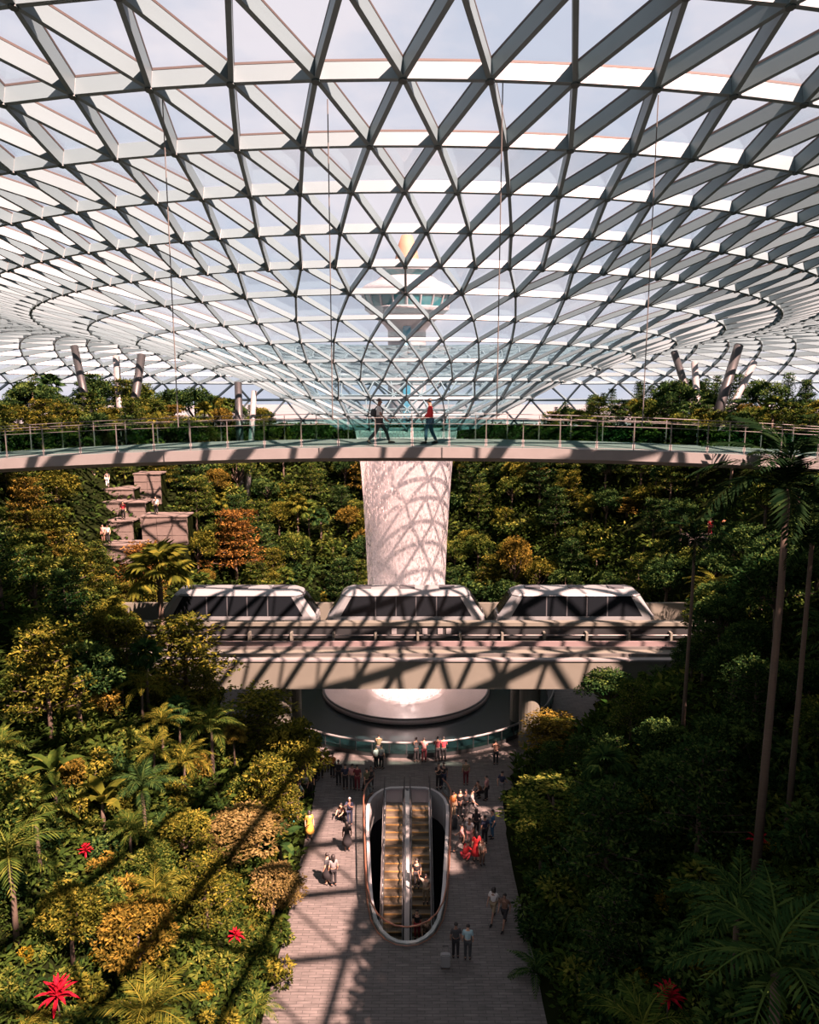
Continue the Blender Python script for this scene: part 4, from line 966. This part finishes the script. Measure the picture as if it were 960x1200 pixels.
def proto_fern(i):
    rg = np.random.default_rng(700 + i); root = plant_root('fern', []); crown_parts(root, [frond_feather(rg, 1.5, 'mid', 16, .06, .32) for _ in range(3)], 12, .1, rg, (.0, 1.0)); return root
def strap_mesh(rg, L, W, m, name, arch=.5, nseg=6, tint=None):
    t = np.linspace(0, 1, nseg+1); x = L*t*.9; z = L*(.75*t - arch*t*t*1.2); w = W*np.sin(np.pi*np.clip(t*.9+.08, 0, 1))**.7; w[-1] = .01
    V = np.concatenate([np.stack([x, w, z + w*.25], 1), np.stack([x, 0*x, z], 1), np.stack([x, -w, z + w*.25], 1)]); n = nseg + 1; F = [(i, i+1, n+i+1, n+i) for i in range(nseg)] + [(n+i, n+i+1, 2*n+i+1, 2*n+i) for i in range(nseg)]
    return np_mesh(name, V, F, [LEAF[m]], True, np.clip((tint or .5) + .15*rg.normal(size=2*nseg), 0, 1))
def proto_banana(i):
    rg = np.random.default_rng(800 + i); b = MB(); b.tube([(0,0,-.6), (0,0,1.2), (0,0,2.0)], [.14,.11,.07], 8); root = plant_root('banana_plant', [('stem', mesh_of(b, 'stem', M['palm_bark']), None)])
    crown_parts(root, [strap_mesh(rg, 1.9, .32, 'olive', 'leaf') for _ in range(3)], 8, 1.9, rg, (-.1, .8), 'leaf'); return root
def proto_cordyline(i, m='red'):
    rg = np.random.default_rng(900 + i); b = MB(); b.tube([(0,0,-.5), (.03,0,.7), (0,0,1.3)], [.05,.04,.03], 6); root = plant_root('cordyline' if m == 'red' else 'croton', [('stem', mesh_of(b, 'stem', M['bark']), None)])
    crown_parts(root, [strap_mesh(rg, .85, .075, m, 'leaf', .45) for _ in range(3)], 26, 1.25, rg, (-.5, 1.2), 'leaf'); return root
for i in range(3): PROTO['layered', i] = proto_layered(i); PROTO['round', i] = proto_round(i)
for i in range(2):
    PROTO['column', i] = proto_column(i); PROTO['shrub', i] = proto_shrub(i); PROTO['fanpalm', i] = proto_fanpalm(i); PROTO['palm', i] = proto_featherpalm(i, 2.6 + i); PROTO['tallpalm', i] = proto_tallpalm(i)
    PROTO['fern', i] = proto_fern(i); PROTO['banana', i] = proto_banana(i)
PROTO['cordyline', 0] = proto_cordyline(0); 
HGT = dict(layered=6.5, round=5.9, column=7.8, shrub=1.9, fanpalm=6.3, palm=4.6, tallpalm=16.5, fern=1.1, banana=3.2, cordyline=1.9, croton=1.9)
RAD = dict(layered=2.7, round=2.6, column=1.5, shrub=1.2, fanpalm=1.7, palm=2.4, tallpalm=2.6, fern=1.3, banana=1.6, cordyline=.8, croton=.8)
CAT = dict(layered='tree', round='tree', column='conifer', shrub='shrub', fanpalm='palm', palm='palm', tallpalm='palm', fern='fern', banana='banana plant', cordyline='cordyline', croton='croton')
PLACED = []
KIDS = {q: list(pr.children) for q, pr in PROTO.items()}
def clone(pr):
    key = next(q for q in PROTO if PROTO[q] is pr); c = pr.copy(); link(c); c.location = (0, 0, 0); LASTK.clear()
    for ch in KIDS[key]:
        d = ch.copy(); link(d, c); LASTK.append(d)
    return c
LASTK = []
def plant(kind, x, y, s, label, group=None, leaf=None, z=None, rz=None, var=None, sz=None):
    k = [q for q in PROTO if q[0] == kind]; pr = PROTO[k[(len(PLACED) if var is None else var) % len(k)]]
    c = clone(pr); c.location = (x, y, gz(x, y) if z is None else z); c.rotation_euler = (0, 0, rnd.uniform(0, 6.28) if rz is None else rz); c.scale = (s, s, sz or s)
    tag(c, label, CAT[kind], group)
    if leaf:
        for ch in LASTK:
            if 'trunk' in ch.name or 'stem' in ch.name: continue
            ch.material_slots[0].link = 'OBJECT'; ch.material_slots[0].material = LEAF[leaf]
    PLACED.append((x, y, RAD[kind] * s)); return c
def plant_at(kind, px, py, D, label, leaf=None, smin=.3, smax=2.2, width=None, **kw):
    """top of the plant appears at px, py when it stands D ahead"""
    p = at_y(px, py, D); z = gz(p.x, D); sz = min(smax, max(smin, (p.z - z) / HGT[kind])); s = width / RAD[kind] if width else sz
    return plant(kind, p.x, D, s, label, leaf=leaf, sz=sz, **kw)

SPEC = []
def S(kind, px, py, D, label, leaf=None, auto=None, **kw):
    if auto:
        best = min([14 + .25 * i for i in range(160)], key=lambda d: abs((at_y(px, py, d).z - gz(at_y(px, py, d).x, d)) / HGT[kind] - auto) + .002 * d)
        D = best; kw['smin'], kw['smax'] = auto * .8, auto * 1.2
    SPEC.append((px, py, D, kind)); return plant_at(kind, px, py, D, label, leaf, **kw)
# single specimens that stand out
S('layered', 215, 728, 44.5, 'olive tiered tree whose top covers the left end of the viaduct', 'olive', width=3.4)
S('layered', 300, 815, 42, 'olive green tiered tree in front of the left viaduct pier', 'olive', width=3.0)
S('round', 345, 845, 40, 'light green broad tree overhanging the plaza beside the pool rail', 'olive', width=2.0)
S('round', 280, 955, 34, 'pale dry golden tree overhanging the sunlit plaza edge', 'dry', width=2.3)
S('round', 332, 1050, 33, 'pale golden bushy small tree at the sunlit plaza edge', 'dry', width=1.3)
S('fanpalm', 170, 752, 39, 'dark fan palm in front of the olive tree on the left slope', 'dark')
S('fanpalm', 185, 640, 52, 'pale green fan palm above the left end of the viaduct', 'olive')
S('layered', 165, 640, 62, 'orange leaved small tree below the stone terraces', 'orange', width=2.6)
S('layered', 275, 600, 74, 'orange leaved tiered tree behind the left train car', 'orange', width=3.2)
S('fanpalm', 215, 690, 60, 'yellow green fan palm just behind the left train car', 'gold', smax=.8)
S('round', 605, 625, 76, 'golden yellow tree behind the gap between the right train cars', 'gold', width=1.9)
S('layered', 735, 598, 78, 'orange tipped tree on the slope behind the right train car', 'gold', width=1.9)
S('palm', 700, 640, 74, 'pale arching palm on the slope behind the right train car', 'olive')
S('layered', 650, 842, 45.0, 'golden tiered tree below the right end of the viaduct', 'gold', width=2.6)
S('round', 648, 935, 38, 'dark domed tree overhanging the plaza right of the escalators', 'mid', width=3.1)
S('round', 715, 785, 45, 'tall dark tree with pale tips against the right viaduct end', 'dark', width=2.0)
S('tallpalm', 815, 610, 36, 'tall palm with bare leaning trunk in the dark right slope', 'shade_green', var=0)
S('tallpalm', 925, 522, 26, 'huge dark palm crown at the right edge beside the bridge', 'shade_green', var=1, smax=1.5, width=2.9)
S('tallpalm', 955, 600, 27, 'dark palm at the very right edge in front of the bridge', 'shade_green', var=0, width=2.0)
S('banana', 118, 915, 30, 'banana plant with broad golden leaves on the left slope', 'olive', smax=.75, auto=0.8)
S('banana', 60, 880, 29, 'banana plant with broad green leaves on the left slope', 'mid', smax=.8, auto=0.75)
S('palm', 8, 985, 22, 'broad feather palm cut by the left edge of the slope', 'mid', smax=.6, auto=0.8)
S('palm', 180, 1020, 24, 'feather palm with sunlit yellow green fronds on the left slope', 'olive', smax=.55, auto=0.65)
S('palm', 915, 1100, 19, 'dark feather palm with long fronds at the lower right', 'dark', width=3.2, auto=1.1)
S('palm', 870, 1010, 23, 'dark feather palm in the right shade with drooping fronds', 'dark', auto=0.9)
S('cordyline', 66, 1150, 18.5, 'bright red cordyline at the lower left corner', 'red', smax=.75, auto=.8)
S('cordyline', 100, 990, 22, 'crimson cordyline beside the left dark trunk', 'red', smax=.6, auto=0.45)
S('cordyline', 276, 1090, 27, 'dark red cordyline near the sunlit plaza edge', 'red', smax=.7, auto=0.5)
S('cordyline', 785, 1155, 23, 'red cordyline in the dark lower right slope', 'red', smax=1.1, auto=.8)
S('cordyline', 890, 975, 26, 'red cordyline beside yellow leaves in the right slope', 'red', smax=.9, auto=0.7)
for i, (px, py, D, lab) in enumerate([(240, 1150, 24, 'yellow leaved shrub at the foot of the left slope'), (115, 1110, 21, 'yellow leaved shrub right of the red cordyline'), (30, 1110, 19, 'yellow leaved shrub left of the red cordyline at lower left'),
        (905, 985, 26, 'yellow leaved shrub catching light in the right slope'), (930, 1085, 22, 'yellow leaved shrub behind the dark feather palm fronds'), (820, 1125, 24, 'yellow leaved shrub above the red cordyline at lower right'), (782, 1048, 28, 'yellow leaved shrub at the foot of the leaning palm trunk'), (750, 1140, 25, 'yellow leaved shrub left of the red cordyline at lower right')]):
    S('shrub', px, py, D, lab, 'yellow', auto=.33)

for i, (px, py, kind, lf, au, lab) in enumerate([(318, 1015, 'round', 'dry', .5, 'small pale golden tree leaning over the plaza edge beside the dark-dressed people'), (322, 1120, 'shrub', 'olive', .7, 'olive shrub spilling over the sunlit plaza edge, nearer one'), (330, 1075, 'shrub', 'mid', .7, 'green shrub spilling over the sunlit plaza edge, farther one'),
        (300, 1165, 'fern', 'mid', .9, 'green fern at the bottom of the sunlit plaza edge'), (628, 1120, 'fern', 'dark', 1.0, 'dark fern at the shaded right plaza edge'), (622, 1060, 'shrub', 'dark', .9, 'dark shrub at the shaded right plaza edge')]):
    S(kind, px, py, 27, lab, lf, auto=au)

def top_limit(px, D):
    if D < 50: return float(np.interp(px, [-300,100,150,180,250,262,290,355,380,590,600,690,700,780,800,830,960,1300], [560,640,690,728,742,775,815,865,1020,1020,870,860,800,775,720,610,535,535]))
    if D < 58: return float(np.interp(px, [-300,130,150,800,815,1300], [560,600,720,720,600,540]))
    return float(np.interp(px, [-300,150,250,320,350,400,560,610,650,740,900,1300], [430,440,452,478,503,528,528,500,472,445,436,430]))
def fit(kind, x, y, s, zg):
    for _ in range(14):
        px, py, d = project((x, y, zg + HGT[kind] * s)); r = RAD[kind] * s * FPX / d * .8
        if py >= max(top_limit(px - r, y), top_limit(px, y), top_limit(px + r, y)): return s
        s *= .86
    return s
WORD = dict(layered='tiered tree', round='round tree', column='slim conifer', shrub='leafy shrub', fanpalm='fan palm', palm='feather palm', fern='fern', banana='banana plant', tallpalm='tall palm')
COL = dict(dark='dark green', mid='mid green', olive='olive green', gold='golden', orange='orange', dry='pale dry')
SCAT = []
def scatter(n, xr, yr, kinds, leaves, zone, srange, sep, roofcap=True, inframe=True):
    c = 0
    for _ in range(n * 14):
        if c >= n: break
        x, y = rnd.uniform(*xr), rnd.uniform(*yr)
        if valley(x, y) < .9 or math.hypot((x - CX) / 1.26, y - CY) > 71: continue
        kind = rnd.choices([k for k, _ in kinds], [w for _, w in kinds])[0]; lf = rnd.choices([k for k, _ in leaves], [w for _, w in leaves])[0]
        zg = gz(x, y); px, py, d = project((x, y, zg + 2))
        if inframe and not (-90 < px < 1050 and py < 1330): continue
        if 47.5 < y < 59 and abs(x) < 21.5: continue
        if any(abs(x - q[0]) < q[2] - .6 and -2.4 < q[1] - y < 3.2 for q in TERR): continue
        s = rnd.uniform(*srange)
        if not inframe and x < 11.5 + .48 * (y - 10.5) + RAD[kind] * s: continue
        if inframe: s = fit(kind, x, y, s, zg)
        if s < .3: continue
        if inframe:
            cx_, cy_, cd = project((x, y, zg + HGT[kind] * s * .6)); cr = RAD[kind] * s * FPX / cd
            if any(y < q[2] - .3 and math.hypot(cx_ - q[0], cy_ - q[1] - 14) < cr * .8 + (9 if q[2] < 48 else 14) for q in SPEC): continue
        r = RAD[kind] * s
        if any((x - a) ** 2 + (y - b) ** 2 < (sep * (r + q)) ** 2 for a, b, q in PLACED): continue
        if roofcap and zg + HGT[kind] * s > roof_z(x, y) - 1: s *= .6
        o = plant(kind, x, y, s, f'{COL[lf]} {WORD[kind]} {zone}', f'{WORD[kind]}s {zone}', lf); SCAT.append((o, f'{COL[lf]} {WORD[kind]}', zone, list(LASTK))); c += 1
    return c
TK = [('layered', 5), ('round', 5), ('fanpalm', 1.3), ('palm', .6)]
cnt = []
cnt.append(scatter(100, (-52, 0), (74, 94), TK, [('mid', 4), ('olive', 4), ('dark', 2), ('gold', .6)], 'on back slope left of waterfall', (.5, .9), .42))
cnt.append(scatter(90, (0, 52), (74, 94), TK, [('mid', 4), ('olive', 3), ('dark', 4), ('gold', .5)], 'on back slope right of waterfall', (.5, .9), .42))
cnt.append(scatter(62, (-50, -13), (50, 76), TK, [('mid', 4), ('olive', 5), ('gold', 1)], 'on left slope beside train', (.4, .85), .42))
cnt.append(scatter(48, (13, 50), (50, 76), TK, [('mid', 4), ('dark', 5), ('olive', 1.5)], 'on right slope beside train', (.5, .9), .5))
cnt.append(scatter(32, (-68, -8), (92, 112), [('layered', 3), ('round', 4), ('fanpalm', 1.5), ('column', .8)], [('dark', 5), ('mid', 2), ('olive', 1)], 'in left garden beyond bridge', (.9, 1.5), .5))
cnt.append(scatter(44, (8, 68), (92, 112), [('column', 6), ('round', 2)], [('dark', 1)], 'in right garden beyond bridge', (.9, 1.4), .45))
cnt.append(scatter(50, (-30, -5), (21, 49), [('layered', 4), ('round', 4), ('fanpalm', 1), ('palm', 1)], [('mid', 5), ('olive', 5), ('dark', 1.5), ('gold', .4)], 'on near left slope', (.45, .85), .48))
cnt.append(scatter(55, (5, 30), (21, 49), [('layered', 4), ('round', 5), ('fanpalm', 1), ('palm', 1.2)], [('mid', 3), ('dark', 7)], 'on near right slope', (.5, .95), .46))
cnt.append(scatter(120, (-17, -4.5), (15, 42), [('shrub', 7), ('palm', .6), ('fern', 2), ('banana', .5), ('round', .8)], [('mid', 4), ('olive', 5), ('gold', .8), ('dark', 1.5)], 'low on near left slope', (.4, .85), .36))
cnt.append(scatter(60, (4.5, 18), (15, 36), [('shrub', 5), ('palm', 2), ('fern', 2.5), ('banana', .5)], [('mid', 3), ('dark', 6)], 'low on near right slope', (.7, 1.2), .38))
cnt.append(scatter(60, (-50, -2), (74, 92), [('shrub', 5), ('fern', 1)], [('mid', 4), ('olive', 3), ('dark', 2)], 'on back slope left of waterfall', (1.0, 1.7), .3))
cnt.append(scatter(40, (-46, -27), (58, 82), [('layered', 3), ('round', 3), ('shrub', 4)], [('mid', 4), ('olive', 4)], 'on left slope by stone terraces', (.4, .8), .3))
cnt.append(scatter(90, (-15, -4.6), (15, 32), [('shrub', 8), ('fern', 2), ('round', .5)], [('mid', 5), ('olive', 4), ('dark', 2)], 'at foot of near left slope', (.35, .75), .26))
cnt.append(scatter(30, (-38, -24), (64, 84), [('layered', 3), ('round', 3), ('shrub', 5)], [('mid', 4), ('olive', 4)], 'around stone terraces', (.3, .6), .2))
cnt.append(scatter(60, (2, 50), (74, 92), [('shrub', 5), ('fern', 1)], [('mid', 4), ('olive', 1), ('dark', 4)], 'on back slope right of waterfall', (1.0, 1.7), .3))
SHADE = [(13.6,11.2),(15.2,14.6),(17.6,15.3),(16.5,8.5),(19,12.5),(21.3,17),(26,19),(20,6),(23.5,11),(25.5,17),(14,5),(29,22)]  # out-of-view trees added only to shade the right side
for i, (x, y) in enumerate(SHADE): plant('round', x, y, 1.75, sz=2.9 if x < 16.6 else 1.9, label='unseen tall dark round tree added beyond the right edge for shade', group='unseen shade trees added beyond the right edge', leaf='dark')
print('plants', cnt, len(PLACED))
bpy.data.batch_remove([q for pr in PROTO.values() for q in list(pr.children) + [pr]])

# low ground cover on all slopes: one uncountable carpet
def ground_cover():
    n = 250000; x = NR.uniform(-60, 60, n); y = 12 + 94 * NR.uniform(0, 1, n) ** 1.35; x = np.where(NR.uniform(size=n) < .45, x * .35, x); nn = 50000; x[:nn] = NR.uniform(-17, 17, nn); y[:nn] = NR.uniform(14, 36, nn); t = valley(x, y); z = ground_z(x, y)
    k = (t > .15) & (np.hypot((x - CX) / 1.26, y - CY) < 72) & (np.abs(x) < 8 + y * .58); x, y, z = x[k], y[k], z[k]; n = len(x)
    P = np.stack([x, y, z + NR.uniform(-.05, .75, n) * np.clip(y / 40, .6, 1.6)], 1); D = NR.normal(size=(n, 3)); D[:, 2] = np.abs(D[:, 2]) * .5 + .15; N = NR.normal(size=(n, 3)) * .5 + [0, 0, 1]
    L = NR.uniform(.2, .5, n) * np.clip(y / 32, .7, 1.5); V, F = leaf_quads(P, D, N, L, L * .42); tint = np.clip(.35 + .2 * np.sin(x * .5) * np.cos(y * .45) + .2 * NR.normal(size=n), 0, 1)
    o = link(bpy.data.objects.new('ground_cover', np_mesh('ground_cover', V, F, [LEAF['mid']], False, tint))); tag(o, 'low leafy ground cover carpeting the planted slopes', 'ground cover', kind='stuff')
ground_cover()

print('T', time.time() - T0)
# ------------------------------------------------------------------ leave out plants that nothing is seen of; give the others labels of their own
bpy.context.view_layer.update()
def visible_plants():
    dg = bpy.context.evaluated_depsgraph_get(); eye = Vector((0, 0, CAM_Z)); rg = random.Random(3); keep = []
    clear = ('pane', 'glazing', 'glass_panel', 'water_sheet', 'inner_water')
    for o, look, zone, kids in SCAT:
        hit = 0
        kset = {c.name for c in kids}
        for ch in kids:
            v = ch.data.vertices; mw = ch.matrix_world
            for _ in range(26 if ch.get('kind') == 'stuff' else 3):
                p = mw @ v[rg.randrange(len(v))].co; px, py, d = project(p)
                if not (0 < px < 960 and 0 < py < 1200): continue
                org = eye; dr = (p - eye); L = dr.length; dr.normalize()
                for _h in range(8):
                    ok, loc, _n, _i, ob, _m = sc.ray_cast(dg, org, dr, distance=(p - org).length + .02)
                    if ok and ob.name.startswith(clear): org = loc + dr * .02; continue
                    break
                if ok and ob.name in kset: hit += 1
                if hit > 0: break
            if hit > 0: break
        keep.append((hit, o, look, zone, kids))
    return keep
groups = {}; ndel = 0; dead = []
for hit, o, look, zone, kids in visible_plants():
    if hit == 0:
        dead += kids + [o]; ndel += 1
    else: groups.setdefault((look, zone), []).append(o)
bpy.data.batch_remove(dead)
ORD = ['leftmost', 'second from left', 'third from left', 'fourth from left', 'fifth from left', 'sixth from left', 'seventh from left', 'eighth from left']
ROWN = {1: [''], 2: ['upper row', 'lower row'], 3: ['upper row', 'middle row', 'lower row'], 4: ['top row', 'second row', 'third row', 'bottom row'], 5: ['top row', 'second row', 'middle row', 'fourth row', 'bottom row'], 6: ['top row', 'second row', 'third row', 'fourth row', 'fifth row', 'bottom row']}
for (look, zone), os_ in groups.items():
    if len(os_) == 1: os_[0]['label'] = f'{look} {zone}'; del os_[0]['group']; continue
    hk = lambda o: project(o.matrix_world.translation + Vector((0, 0, 3 * o.scale.z)))
    os_.sort(key=lambda o: hk(o)[1]); nr = min(6, max(1, math.ceil(len(os_) / 7))); per = math.ceil(len(os_) / nr); nr = math.ceil(len(os_) / per)
    for r in range(nr):
        row = sorted(os_[r*per:(r+1)*per], key=lambda o: hk(o)[0])
        for k, o in enumerate(row):
            w = ORD[k] if len(row) > 1 else 'one'; t = f' in {ROWN[nr][r]}' if nr > 1 else ''
            if len(row) == 1 and nr > 1: o['label'] = f'{look}, alone{t} {zone}'
            else: o['label'] = f'{look}, {w}{t} {zone}'
print('T', time.time() - T0)
print('removed unseen plants', ndel, 'kept', sum(len(v) for v in groups.values()), 'trees', sum(1 for o in sc.objects if o.get('category') == 'tree'))
